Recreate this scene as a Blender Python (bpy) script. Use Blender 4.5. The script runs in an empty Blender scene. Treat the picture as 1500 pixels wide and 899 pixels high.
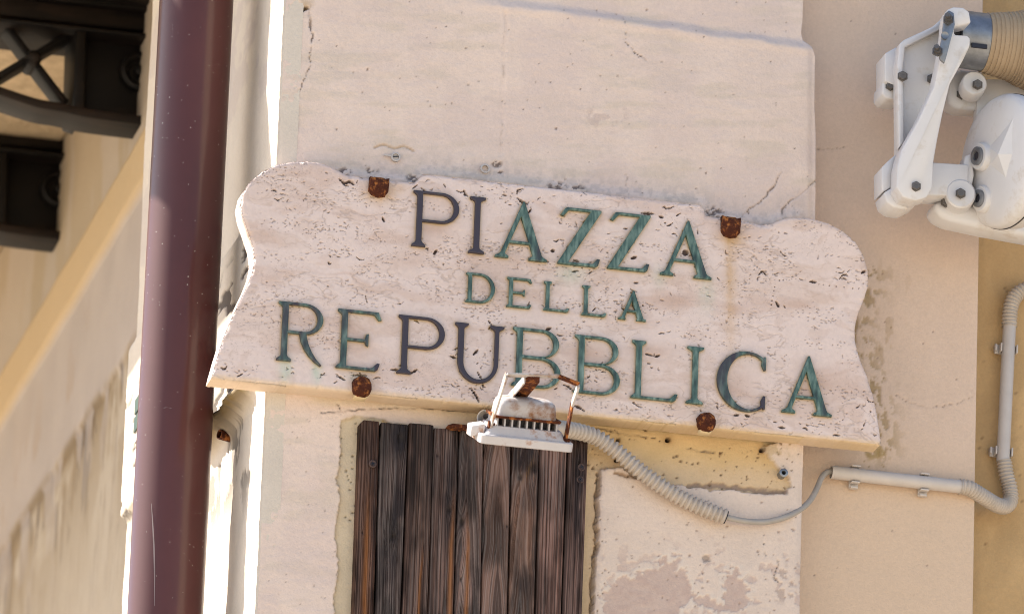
import bpy, bmesh, math
import numpy as np
from mathutils import Vector, Matrix

# ------------------------------------------------------------------ camera, sky, sun, exposure
SC = bpy.context.scene
COL = SC.collection
CZ = 4.9                                   # height of the picture's middle above the piazza
YAW, PITCH, ROLL = math.radians(12.7), math.radians(18.0), math.radians(2.1)
DIST, FPX = 11.0, 11000.0
F = Vector((math.sin(YAW)*math.cos(PITCH), math.cos(YAW)*math.cos(PITCH), math.sin(PITCH)))
R0 = Vector((math.cos(YAW), -math.sin(YAW), 0)); U0 = R0.cross(F)
RR = R0*math.cos(ROLL) + U0*math.sin(ROLL)
UU = U0*math.cos(ROLL) - R0*math.sin(ROLL)
CAM = Vector((0, 0, CZ)) - F*DIST
cam = bpy.data.cameras.new('camera'); camo = bpy.data.objects.new('camera', cam); COL.objects.link(camo)
camo.matrix_world = Matrix(((RR.x, UU.x, -F.x, CAM.x), (RR.y, UU.y, -F.y, CAM.y), (RR.z, UU.z, -F.z, CAM.z), (0, 0, 0, 1)))
cam.sensor_width = 36; cam.lens = 36*FPX/1500; cam.clip_end = 2000
cam.dof.use_dof = True; cam.dof.focus_distance = DIST-0.05; cam.dof.aperture_fstop = 7.5
SC.camera = camo
SC.cycles.filter_width = 1.0

SUN_EL, SUN_BEHIND = math.radians(45), math.radians(30)
S = Vector((-math.cos(SUN_BEHIND)*math.cos(SUN_EL), math.sin(SUN_BEHIND)*math.cos(SUN_EL), math.sin(SUN_EL)))
world = bpy.data.worlds.new('World'); SC.world = world; world.use_nodes = True
wn = world.node_tree.nodes; wl = world.node_tree.links
sky = wn.new('ShaderNodeTexSky'); sky.sky_type = 'NISHITA'; sky.sun_disc = False
sky.sun_elevation = SUN_EL; sky.sun_rotation = math.atan2(S.x, S.y)
sky.altitude = 50; sky.air_density = 1.0; sky.dust_density = 1.4; sky.ozone_density = 1.0
wn['Background'].inputs[1].default_value = 0.09
wl.new(sky.outputs[0], wn['Background'].inputs[0])
sl = bpy.data.lights.new('sun', 'SUN'); sl.energy = 5.0; sl.angle = math.radians(0.53); sl.color = (1.0, 0.93, 0.82)
so = bpy.data.objects.new('sun', sl); COL.objects.link(so); so.rotation_euler = S.to_track_quat('Z', 'Y').to_euler()
so.location = (-3, 5, 12)
SC.view_settings.view_transform = 'Standard'; SC.view_settings.look = 'None'
SC.view_settings.gamma = 1; SC.view_settings.use_curve_mapping = False
SC.view_settings.exposure = 1.52

# ------------------------------------------------------------------ geometry helpers
def ray(px, py): return F + RR*((px-750)/FPX) + UU*((449.5-py)/FPX)
def at(px, py, y=0.0):                     # the point of the plane y = const seen at a place of the picture
    d = ray(px, py); return CAM + d*((y-CAM.y)/d.y)
def atx(px, py, x):
    d = ray(px, py); return CAM + d*((x-CAM.x)/d.x)
def proj(X, Y, Z):
    dx, dy, dz = X-CAM.x, Y-CAM.y, Z-CAM.z
    w = dx*F.x+dy*F.y+dz*F.z
    return (750+FPX*(dx*RR.x+dy*RR.y+dz*RR.z)/w, 449.5-FPX*(dx*UU.x+dy*UU.y+dz*UU.z)/w)

def _hash(i, j, seed):
    n = (i.astype(np.int64)*374761393 + j.astype(np.int64)*668265263 + seed*1442695041) & 0xffffffff
    n = ((n ^ (n >> 13))*1274126177) & 0xffffffff
    n = ((n ^ (n >> 16))*2246822519) & 0xffffffff
    return ((n ^ (n >> 15)) & 0xffffff)/float(0xffffff)
def vn(x, y, seed=0):
    xi, yi = np.floor(x), np.floor(y); fx, fy = x-xi, y-yi
    fx = fx*fx*fx*(fx*(fx*6-15)+10); fy = fy*fy*fy*(fy*(fy*6-15)+10)
    a, b = _hash(xi, yi, seed), _hash(xi+1, yi, seed); c, d = _hash(xi, yi+1, seed), _hash(xi+1, yi+1, seed)
    return (a+(b-a)*fx)*(1-fy) + (c+(d-c)*fx)*fy
def fbm(x, y, o=4, seed=0, g=0.5):
    t = 0; a = 1; s = 0
    for k in range(o):
        ca, sa = math.cos(k*1.1), math.sin(k*1.1)
        t = t + a*vn((x*ca-y*sa)*2**k+k*7.3, (x*sa+y*ca)*2**k+k*3.1, seed+k*17); s += a; a *= g
    return t/s
def sst(a, b, x):
    t = np.clip((x-a)/(b-a), 0, 1); return t*t*(3-2*t)
def segd(PX, PY, pts):
    d = np.full(PX.shape, 1e9)
    for (ax, ay), (bx, by) in zip(pts[:-1], pts[1:]):
        ux, uy = bx-ax, by-ay; L = ux*ux+uy*uy+1e-12
        t = np.clip(((PX-ax)*ux+(PY-ay)*uy)/L, 0, 1)
        d = np.minimum(d, (PX-ax-t*ux)**2+(PY-ay-t*uy)**2)
    return np.sqrt(d)
def inside(PX, PY, pts):
    c = np.zeros(PX.shape, bool)
    for (ax, ay), (bx, by) in zip(pts, pts[1:]+pts[:1]):
        if ay == by: continue
        m = ((ay > PY) != (by > PY)) & (PX < (bx-ax)*(PY-ay)/(by-ay)+ax); c ^= m
    return c
def sdp(PX, PY, pts):
    d = segd(PX, PY, pts+pts[:1]); return np.where(inside(PX, PY, pts), -d, d)
def mix(c, col, m):
    return c*(1-m[..., None]) + np.array(col)*m[..., None]
def curve_pts(pts, n=6, closed=False):     # smooth polyline through points
    P = [np.array(p, float) for p in pts]; out = []
    N = len(P)
    for i in range(N if closed else N-1):
        p0 = P[(i-1) % N] if closed or i > 0 else P[i]; p1 = P[i]; p2 = P[(i+1) % N]
        p3 = P[(i+2) % N] if closed or i+2 < N else p2
        for k in range(n):
            t = k/n
            out.append(tuple(0.5*((2*p1)+(-p0+p2)*t+(2*p0-5*p1+4*p2-p3)*t*t+(-p0+3*p1-3*p2+p3)*t**3)))
    if not closed: out.append(tuple(P[-1]))
    return out

def thing(name, label, cat, loc=(0, 0, 0), group=None):
    o = bpy.data.objects.new(name, None); COL.objects.link(o); o.location = loc; o.empty_display_size = 0.05
    o['label'] = label; o['category'] = cat
    if group: o['group'] = group
    return o
def tag(o, label, cat, group=None):
    o['label'] = label; o['category'] = cat
    if group: o['group'] = group
    return o
def wloc(o):
    v = Vector((0, 0, 0))
    while o: v += o.location; o = o.parent
    return v
def link(name, me, mat, parent=None, loc=None):  # mesh given in world space
    o = bpy.data.objects.new(name, me); COL.objects.link(o)
    if mat: me.materials.append(mat)
    n = len(me.vertices); co = np.empty(n*3, np.float32); me.vertices.foreach_get('co', co); co = co.reshape(-1, 3)
    base = wloc(parent)
    if loc is None: loc = Vector((float(co[:, 0].mean()), float(co[:, 1].mean()), float(co[:, 2].min())))
    co -= np.array(loc, np.float32); me.vertices.foreach_set('co', co.ravel()); me.update()
    o.location = Vector(loc)-base
    if parent: o.parent = parent
    return o
def raw(name, v, f, mat, parent=None, smooth=False, loc=None):
    me = bpy.data.meshes.new(name); me.from_pydata([tuple(p) for p in v], [], f); me.update()
    if smooth: me.polygons.foreach_set('use_smooth', [True]*len(me.polygons))
    return link(name, me, mat, parent, loc)
def bm_obj(name, bm, mat, parent=None, smooth=False, angle=None):
    me = bpy.data.meshes.new(name); bmesh.ops.recalc_face_normals(bm, faces=bm.faces[:]); bm.to_mesh(me); bm.free()
    if smooth or angle:
        me.polygons.foreach_set('use_smooth', [True]*len(me.polygons))
        if angle: me.set_sharp_from_angle(angle=math.radians(angle))
    return link(name, me, mat, parent)
def prism_w(name, pts, ext, mat, parent=None, bevel=0.0, seg=2):   # polygon of world points, extruded by a vector
    bm = bmesh.new(); vs = [bm.verts.new(p) for p in pts]; f = bm.faces.new(vs)
    r = bmesh.ops.extrude_face_region(bm, geom=[f])
    for e in r['geom']:
        if isinstance(e, bmesh.types.BMVert): e.co += Vector(ext)
    bmesh.ops.recalc_face_normals(bm, faces=bm.faces[:])
    if bevel: bmesh.ops.bevel(bm, geom=bm.edges[:], offset=bevel, segments=seg, affect='EDGES', profile=0.5, clamp_overlap=True)
    return bm_obj(name, bm, mat, parent, angle=50 if bevel else None)
def prism(name, px, y, th, mat, parent=None, bevel=0.0, seg=2):    # outline as seen in the picture, on the plane y, th thick to the back
    return prism_w(name, [at(a, b, y) for a, b in px], (0, th, 0), mat, parent, bevel, seg)
def box(name, lo, hi, mat, parent=None, bevel=0.0):
    return prism_w(name, [(lo[0], lo[1], lo[2]), (hi[0], lo[1], lo[2]), (hi[0], lo[1], hi[2]), (lo[0], lo[1], hi[2])], (0, hi[1]-lo[1], 0), mat, parent, bevel)
def frames(P):
    P = [Vector(p) for p in P]; T = []
    for i in range(len(P)):
        T.append((P[min(i+1, len(P)-1)]-P[max(i-1, 0)]).normalized())
    a = Vector((0, -1, 0.1)); n = (a-T[0]*a.dot(T[0])).normalized(); out = []
    for p, t in zip(P, T):
        n = (n-t*n.dot(t)).normalized(); out.append((p, t, n, t.cross(n)))
    return out
def tube(name, P, rad, mat, parent=None, seg=16, cap=True, smooth=True):
    v, f = [], []; fr = frames(P); k = seg
    for i, (p, t, n, b) in enumerate(fr):
        r = rad[i] if hasattr(rad, '__len__') else rad
        for j in range(k):
            a = 2*math.pi*j/k; v.append(p+(n*math.cos(a)+b*math.sin(a))*r)
    for i in range(len(fr)-1):
        for j in range(k):
            f.append((i*k+j, i*k+(j+1) % k, (i+1)*k+(j+1) % k, (i+1)*k+j))
    if cap: f.append(tuple(range(k))[::-1]); f.append(tuple((len(fr)-1)*k+j for j in range(k)))
    return raw(name, v, f, mat, parent, smooth)
def lathe(name, c, axis, prof, mat, parent=None, seg=32, smooth=True, up=(0, 0, 1), angle=40):  # prof = [(along axis, radius)]
    c, axis = Vector(c), Vector(axis).normalized(); a = Vector(up); n = (a-axis*a.dot(axis)).normalized(); b = axis.cross(n)
    v, f = [], []
    for h, r in prof:
        for j in range(seg):
            t = 2*math.pi*j/seg; v.append(c+axis*h+(n*math.cos(t)+b*math.sin(t))*r)
    for i in range(len(prof)-1):
        for j in range(seg):
            f.append((i*seg+j, i*seg+(j+1) % seg, (i+1)*seg+(j+1) % seg, (i+1)*seg+j))
    f.append(tuple(range(seg))[::-1]); f.append(tuple((len(prof)-1)*seg+j for j in range(seg)))
    o = raw(name, v, f, mat, parent, smooth)
    if smooth: o.data.set_sharp_from_angle(angle=math.radians(angle))
    return o
def hexbolt(name, c, axis, r, h, mat, parent):
    return lathe(name, c, axis, [(0, r*1.25), (h*0.15, r*1.25), (h*0.2, r), (h*0.85, r), (h, r*0.85)], mat, parent, seg=6, smooth=False)
def resample(P, step):
    P = [Vector(p) for p in P]; out = [P[0]]; acc = 0
    for a, b in zip(P[:-1], P[1:]):
        L = (b-a).length; t = step-acc
        while t <= L: out.append(a+(b-a)*(t/L)); t += step
        acc = (acc+L) % step
    return out
def corrugated(name, P, r, amp, period, mat, parent=None, seg=20):
    Q = resample(P, period/6); rad = [r+amp*(math.cos(2*math.pi*i/6)*0.5+0.5)**0.7 - amp*0.5 for i in range(len(Q))]
    return tube(name, Q, rad, mat, parent, seg=seg)

def hfield(name, poly, step, func, pos, rim, mat, parent=None, smooth=True):
    """Relief over a polygon in (u, v). func(U, V) -> height, colour; pos(u, v, h) -> world; rim = depth of the edge skirt."""
    pu, pv = [p[0] for p in poly], [p[1] for p in poly]
    nu, nv = int((max(pu)-min(pu))/step)+3, int((max(pv)-min(pv))/step)+3
    u = min(pu)-0.43*step+np.arange(nu)*step; v = min(pv)-0.43*step+np.arange(nv)*step
    U, V = np.meshgrid(u, v, indexing='ij')
    ins = inside(U, V, poly)
    h, c = func(U, V)
    cell = ins[:-1, :-1] | ins[1:, :-1] | ins[:-1, 1:] | ins[1:, 1:]
    used = np.zeros(ins.shape, bool)
    used[:-1, :-1] |= cell; used[1:, :-1] |= cell; used[:-1, 1:] |= cell; used[1:, 1:] |= cell
    snap = used & ~ins                          # outer corners slide onto the outline
    su, sv = U[snap], V[snap]; best = np.full(su.shape, 1e9); bu, bv = su.copy(), sv.copy()
    pts = poly+poly[:1]
    for (ax, ay), (bx, by) in zip(pts[:-1], pts[1:]):
        ux, uy = bx-ax, by-ay; L = ux*ux+uy*uy+1e-15
        t = np.clip(((su-ax)*ux+(sv-ay)*uy)/L, 0, 1); qx, qy = ax+t*ux, ay+t*uy
        d = (su-qx)**2+(sv-qy)**2; m = d < best; best = np.where(m, d, best); bu = np.where(m, qx, bu); bv = np.where(m, qy, bv)
    U = U.copy(); V = V.copy(); U[snap] = bu; V[snap] = bv
    idx = -np.ones(ins.shape, np.int64); idx[used] = np.arange(used.sum())
    x, y, z = pos(U[used], V[used], h[used]); co = np.stack([x, y, z], 1); cc = c[used]
    a, b, d, e = idx[:-1, :-1][cell], idx[1:, :-1][cell], idx[1:, 1:][cell], idx[:-1, 1:][cell]
    quads = np.stack([a, b, d, e], 1)
    # skirt
    E = np.concatenate([quads[:, [0, 1]], quads[:, [1, 2]], quads[:, [2, 3]], quads[:, [3, 0]]])
    key = np.minimum(E[:, 0], E[:, 1])*len(co)+np.maximum(E[:, 0], E[:, 1])
    _, first, cnt = np.unique(key, return_index=True, return_counts=True)
    B = E[first[cnt == 1]]
    bvs = np.unique(B); mp = -np.ones(len(co), np.int64)
    uu, vv, hh = U[used][bvs], V[used][bvs], h[used][bvs]
    n0 = len(co)
    for dep in (rim*0.33, rim*0.66, rim):
        jit = 0 
        x, y, z = pos(uu, vv, hh-dep+jit)
        co = np.concatenate([co, np.stack([x, y, z], 1)]); cc = np.concatenate([cc, cc[bvs]])
    nb = len(bvs); m0 = mp.copy(); m0[bvs] = np.arange(nb)
    prev = lambda e, k: (e if k == 0 else n0+(k-1)*nb+m0[e])
    for k in range(3):
        q = np.stack([prev(B[:, 1], k), prev(B[:, 0], k), prev(B[:, 0], k+1), prev(B[:, 1], k+1)], 1)
        quads = np.concatenate([quads, q])
    me = bpy.data.meshes.new(name); me.vertices.add(len(co)); me.vertices.foreach_set('co', co.astype(np.float32).ravel())
    nq = len(quads); me.loops.add(nq*4); me.polygons.add(nq)
    me.loops.foreach_set('vertex_index', quads.astype(np.int32).ravel())
    me.polygons.foreach_set('loop_start', np.arange(nq, dtype=np.int32)*4)
    me.polygons.foreach_set('use_smooth', np.full(nq, smooth))
    me.update(calc_edges=True)
    at_ = me.color_attributes.new('col', 'FLOAT_COLOR', 'POINT')
    at_.data.foreach_set('color', np.concatenate([np.clip(cc, 0.005, 0.9), np.ones((len(cc), 1))], 1).astype(np.float32).ravel())
    me.validate()
    return link(name, me, mat, parent)

# ------------------------------------------------------------------ materials
def mat(name, base=(0.5, 0.5, 0.5), vcol=False, rough=0.8, spec=0.3, metal=0.0, var=0.12, vs=30.0, bump=0.0, bs=300.0,
        mix2=None, m2s=25.0, m2lo=0.5, m2hi=0.6, r2=None, coat=0.0, stretch=(1, 1, 1), bd=0.002, specks=None):
    m = bpy.data.materials.new(name); m.use_nodes = True; nt = m.node_tree; N = nt.nodes; L = nt.links; P = N['Principled BSDF']
    tc = N.new('ShaderNodeTexCoord'); mp = N.new('ShaderNodeMapping'); mp.inputs['Scale'].default_value = stretch
    L.new(tc.outputs['Object'], mp.inputs[0])
    def noise(s, d=5, r=0.6):
        n = N.new('ShaderNodeTexNoise'); n.inputs['Scale'].default_value = s; n.inputs['Detail'].default_value = d; n.inputs['Roughness'].default_value = r
        L.new(mp.outputs[0], n.inputs['Vector']); return n
    def mx(a, b, f, t='MIX'):
        x = N.new('ShaderNodeMix'); x.data_type = 'RGBA'; x.blend_type = t
        for s, q in ((x.inputs[6], a), (x.inputs[7], b), (x.inputs[0], f)):
            if isinstance(q, (tuple, list)): s.default_value = (*q, 1)
            elif isinstance(q, (int, float)): s.default_value = q
            else: L.new(q, s)
        return x.outputs[2]
    if vcol:
        a = N.new('ShaderNodeAttribute'); a.attribute_name = 'col'; c = a.outputs['Color']
    else:
        r = N.new('ShaderNodeRGB'); r.outputs[0].default_value = (*base, 1); c = r.outputs[0]
    rv = rough
    if mix2:
        n2 = noise(m2s, 8, 0.65); mr = N.new('ShaderNodeMapRange'); mr.inputs[1].default_value = m2lo; mr.inputs[2].default_value = m2hi
        L.new(n2.outputs[0], mr.inputs[0]); c = mx(c, mix2, mr.outputs[0])
        if r2 is not None:
            q = N.new('ShaderNodeMapRange'); q.inputs[3].default_value = rough; q.inputs[4].default_value = r2
            L.new(mr.outputs[0], q.inputs[0]); L.new(q.outputs[0], P.inputs['Roughness'])
    if var:
        n1 = noise(vs, 6, 0.65); mr = N.new('ShaderNodeMapRange'); mr.inputs[1].default_value = 0.3; mr.inputs[2].default_value = 0.7
        mr.inputs[3].default_value = 1-var; mr.inputs[4].default_value = 1+var; L.new(n1.outputs[0], mr.inputs[0])
        cb = N.new('ShaderNodeCombineColor')
        for k in range(3): L.new(mr.outputs[0], cb.inputs[k])
        c = mx(c, cb.outputs[0], 1.0, 'MULTIPLY')
    if specks:                               # dried paint droplets: (scale, radius, colour)
        vo = N.new('ShaderNodeTexVoronoi'); vo.inputs['Scale'].default_value = specks[0]; L.new(tc.outputs['Object'], vo.inputs['Vector'])
        n3 = noise(9, 3); th = N.new('ShaderNodeMath'); th.operation = 'MULTIPLY'; L.new(n3.outputs[0], th.inputs[0]); th.inputs[1].default_value = specks[1]
        lt = N.new('ShaderNodeMath'); lt.operation = 'LESS_THAN'; L.new(vo.outputs['Distance'], lt.inputs[0]); L.new(th.outputs[0], lt.inputs[1])
        rc = N.new('ShaderNodeSeparateColor'); L.new(vo.outputs['Color'], rc.inputs[0])
        g = N.new('ShaderNodeMath'); g.operation = 'GREATER_THAN'; L.new(rc.outputs[0], g.inputs[0]); g.inputs[1].default_value = 0.62
        mm = N.new('ShaderNodeMath'); mm.operation = 'MULTIPLY'; L.new(lt.outputs[0], mm.inputs[0]); L.new(g.outputs[0], mm.inputs[1])
        c = mx(c, specks[2], mm.outputs[0])
    L.new(c, P.inputs['Base Color'])
    if not (mix2 and r2 is not None): P.inputs['Roughness'].default_value = rough
    P.inputs['Specular IOR Level'].default_value = spec; P.inputs['Metallic'].default_value = metal
    P.inputs['Coat Weight'].default_value = coat; P.inputs['Coat Roughness'].default_value = 0.2
    if bump:
        n4 = noise(bs, 4, 0.6); b = N.new('ShaderNodeBump'); b.inputs['Strength'].default_value = bump; b.inputs['Distance'].default_value = bd
        L.new(n4.outputs[0], b.inputs['Height']); L.new(b.outputs[0], P.inputs['Normal'])
    return m

M = {}
M['plaster'] = mat('painted_plaster', vcol=True, rough=0.9, spec=0.15, var=0.05, vs=230, bump=0.45, bs=330, bd=0.0018)
M['plaster_plain'] = mat('cream_plaster', (0.62, 0.56, 0.49), rough=0.9, spec=0.15, var=0.06, vs=8, bump=0.4, bs=200)
M['body'] = mat('building_plaster', (0.60, 0.52, 0.43), rough=0.9, spec=0.15, var=0.08, vs=4, bump=0.3, bs=120)
M['travertine'] = mat('travertine', vcol=True, rough=0.72, spec=0.25, var=0.05, vs=140, bump=0.25, bs=600, bd=0.001)
M['wood'] = mat('weathered_wood', vcol=True, rough=0.75, spec=0.25, var=0.12, vs=260, stretch=(1, 1, 0.05), bump=0.3, bs=420, bd=0.001)
M['rust'] = mat('rust', (0.085, 0.024, 0.012), rough=0.9, spec=0.2, var=0.35, vs=120, bump=1.0, bs=260, bd=0.004, mix2=(0.36, 0.13, 0.035), m2s=110, m2lo=0.5, m2hi=0.62)
M['pipe'] = mat('brown_gloss_paint', (0.072, 0.021, 0.019), rough=0.48, spec=0.2, coat=0.42, var=0.06, vs=14, bump=0.02, bs=60, specks=(130, 0.15, (0.6, 0.56, 0.5)))
M['letter'] = None
M['pvc'] = mat('grey_plastic', (0.50, 0.455, 0.425), rough=0.45, spec=0.4, var=0.06, vs=40, bump=0.05, bs=300)
M['pvc_dark'] = mat('dusty_grey_plastic', (0.45, 0.39, 0.335), rough=0.5, spec=0.35, var=0.12, vs=60, bump=0.1, bs=300)
M['worn'] = mat('bared_paint', (0.22, 0.17, 0.17), rough=0.6, var=0.1)
M['cable'] = mat('grey_cable', (0.34, 0.31, 0.28), rough=0.5, spec=0.4, var=0.08, vs=40)
M['black'] = mat('black_rubber', (0.02, 0.02, 0.028), rough=0.5, spec=0.4, var=0.1, vs=60)
M['lamp'] = mat('white_lamp_paint', (0.50, 0.47, 0.47), rough=0.5, spec=0.4, var=0.05, vs=50, bump=0.1, bs=200, mix2=(0.30, 0.12, 0.035), m2s=38, m2lo=0.55, m2hi=0.68, r2=0.9)
M['lamp_rust'] = mat('rusting_lamp_paint', (0.46, 0.43, 0.42), rough=0.55, spec=0.35, var=0.06, vs=50, bump=0.25, bs=200, mix2=(0.22, 0.10, 0.04), m2s=34, m2lo=0.48, m2hi=0.66, r2=0.9)
M['awn'] = mat('white_powder_coat', (0.62, 0.61, 0.62), rough=0.38, spec=0.45, var=0.03, vs=25, bump=0.03, bs=200, mix2=(0.42, 0.35, 0.27), m2s=26, m2lo=0.56, m2hi=0.85)
M['steel'] = mat('dull_steel', (0.24, 0.25, 0.27), rough=0.42, metal=0.75, var=0.2, vs=60, bump=0.1, bs=200)
M['bolt'] = mat('dark_bolt_steel', (0.14, 0.13, 0.125), rough=0.5, metal=0.6, var=0.25, vs=150, bump=0.3, bs=400, mix2=(0.16, 0.06, 0.03), m2s=90, m2lo=0.58, m2hi=0.7)
M['fabric'] = mat('tan_awning_cloth', (0.36, 0.27, 0.18), rough=0.85, spec=0.2, var=0.08, vs=50, bump=0.25, bs=900, bd=0.001)
M['iron'] = mat('dark_painted_iron', (0.005, 0.004, 0.004), rough=0.55, spec=0.2, var=0.3, vs=30, bump=0.3, bs=80, mix2=(0.022, 0.014, 0.010), m2s=14, m2lo=0.5, m2hi=0.7, stretch=(0.25, 1, 1))
M['stone'] = mat('slab_stone', (0.48, 0.38, 0.26), rough=0.95, spec=0.1, var=0.2, vs=25, bump=0.9, bs=70, bd=0.006)
M['green'] = mat('green_metal', (0.03, 0.06, 0.045), rough=0.5, spec=0.4, var=0.1)
M['ground'] = mat('piazza_paving', (0.42, 0.36, 0.28), rough=0.9, spec=0.15, var=0.15, vs=0.6, bump=0.2, bs=20)
M['ochre_paint'] = mat('ochre_wall_paint', (0.60, 0.47, 0.29), rough=0.9, spec=0.15, var=0.12, vs=60, bump=0.4, bs=200)
M['screw'] = mat('rusty_screw', (0.09, 0.06, 0.055), rough=0.6, metal=0.4, var=0.25, vs=200, bump=0.3, bs=500)

def letter_mat():
    m = bpy.data.materials.new('patinated_bronze'); m.use_nodes = True; nt = m.node_tree; N = nt.nodes; L = nt.links; P = N['Principled BSDF']
    tc = N.new('ShaderNodeTexCoord'); a = N.new('ShaderNodeAttribute'); a.attribute_type = 'OBJECT'; a.attribute_name = 'dark'
    n = N.new('ShaderNodeTexNoise'); n.inputs['Scale'].default_value = 26; n.inputs['Detail'].default_value = 5
    mp = N.new('ShaderNodeMapping'); mp.inputs['Scale'].default_value = (2.2, 1, 0.6); L.new(tc.outputs['Object'], mp.inputs[0]); L.new(mp.outputs[0], n.inputs[0])
    ad = N.new('ShaderNodeMath'); L.new(n.outputs[0], ad.inputs[0]); L.new(a.outputs['Fac'], ad.inputs[1])
    mr = N.new('ShaderNodeMapRange'); mr.inputs[1].default_value = 0.88; mr.inputs[2].default_value = 1.16; L.new(ad.outputs[0], mr.inputs[0])
    n2 = N.new('ShaderNodeTexNoise'); n2.inputs['Scale'].default_value = 75; n2.inputs['Detail'].default_value = 5; L.new(mp.outputs[0], n2.inputs[0])
    cr = N.new('ShaderNodeValToRGB'); e = cr.color_ramp.elements
    e[0].position = 0.33; e[0].color = (0.03, 0.055, 0.05, 1); e[1].position = 0.72; e[1].color = (0.20, 0.28, 0.235, 1)
    x = e.new(0.5); x.color = (0.068, 0.125, 0.104, 1)
    L.new(n2.outputs[0], cr.inputs[0])
    mx = N.new('ShaderNodeMix'); mx.data_type = 'RGBA'; L.new(mr.outputs[0], mx.inputs[0]); L.new(cr.outputs[0], mx.inputs[6]); mx.inputs[7].default_value = (0.048, 0.038, 0.05, 1)
    L.new(mx.outputs[2], P.inputs['Base Color']); P.inputs['Roughness'].default_value = 0.42; P.inputs['Metallic'].default_value = 0.15; P.inputs['Specular IOR Level'].default_value = 0.45
    b = N.new('ShaderNodeBump'); b.inputs['Strength'].default_value = 0.35; b.inputs['Distance'].default_value = 0.0015; L.new(n2.outputs[0], b.inputs['Height']); L.new(b.outputs[0], P.inputs['Normal'])
    return m
M['letter'] = letter_mat()

# ------------------------------------------------------------------ the setting
def struct(o): o['kind'] = 'structure'; return o
g = raw('ground', [(-150, -150, 0), (150, -150, 0), (150, 150, 0), (-150, 150, 0)], [(0, 1, 2, 3)], M['ground']); struct(g)

XC = at(398, 450).x                        # left front corner of the pier
XS = XC+0.04                               # side wall behind the pier
RAG = lambda PX, PY, a, s, k=0: a*2*(fbm(PX/s, PY/s, 4, 50+k)-0.5)

bld = thing('corner_building', 'cream plastered building corner with peeling paint behind the stone street sign', 'building', (0.05, 0.6, 0))

SIGN_PX = ([(310, 553), (319, 520), (328, 492), (339, 466), (351, 441), (362, 418), (370, 398), (373.5, 380), (371, 360), (363, 336), (356, 316), (353, 298), (357, 280), (367, 265),
            (384, 251), (405, 241), (430, 236.5), (455, 236), (475, 239.5), (492, 247), (507, 256), (540, 260.5), (575, 264.5), (607, 267.5), (613, 262), (619, 254.5),
            (690, 262), (760, 270), (850, 280), (950, 291.5), (1026, 300), (1031, 306), (1034, 316), (1062, 320), (1090, 323), (1116, 328.5), (1130, 328), (1140, 323), (1150, 319.5), (1167, 318),
            (1190, 320), (1214, 326.5), (1235, 338), (1253, 353), (1265, 373), (1272, 397), (1272, 418), (1266, 438), (1257, 460), (1252.5, 480), (1253.5, 502), (1260, 526),
            (1270, 549), (1278, 573), (1284, 600), (1288.5, 628), (1291, 650)])
YS = -0.042                                # front of the sign

CREAM = (0.69, 0.565, 0.492); OCHRE = (0.61, 0.43, 0.22); OCHRE_PALE = (0.61, 0.455, 0.29)
def crack(PX, PY, pts, w, h, c, depth=0.004, col=(0.16, 0.12, 0.10), jag=2.2, k=0):
    d = segd(PX+RAG(PX, PY, jag*1.6, 9, k), PY+RAG(PX, PY, jag, 7, k+3), pts)
    m = 1-sst(w*0.2, w*.8, d); m = m*(.35+.65*sst(.35, .6, fbm(PX/11, PY/11, 2, 90+k))); return h-depth*m, mix(c, col, m*0.62)
def dots(PX, PY, n, reg, rmin, rmax, h, c, seed, depth=0.002, col=(0.12, 0.08, 0.06), el=1.0):
    rs = np.random.RandomState(seed); x0, y0, x1, y1 = reg; ex = 0
    k = np.zeros(PX.shape)
    for _ in range(n):
        a, b, r = rs.uniform(x0, x1), rs.uniform(y0, y1), rmin+(rmax-rmin)*rs.rand()**3
        m = (abs(PX-a) < 4*r) & (abs(PY-b) < 4*r)
        if not m.any(): continue
        d = np.hypot((PX[m]-a)/el, PY[m]-b); k[m] = np.maximum(k[m], 1-sst(r*0.5, r*1.15, d))
    return h-depth*k, mix(c, col, k*0.85)

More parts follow.
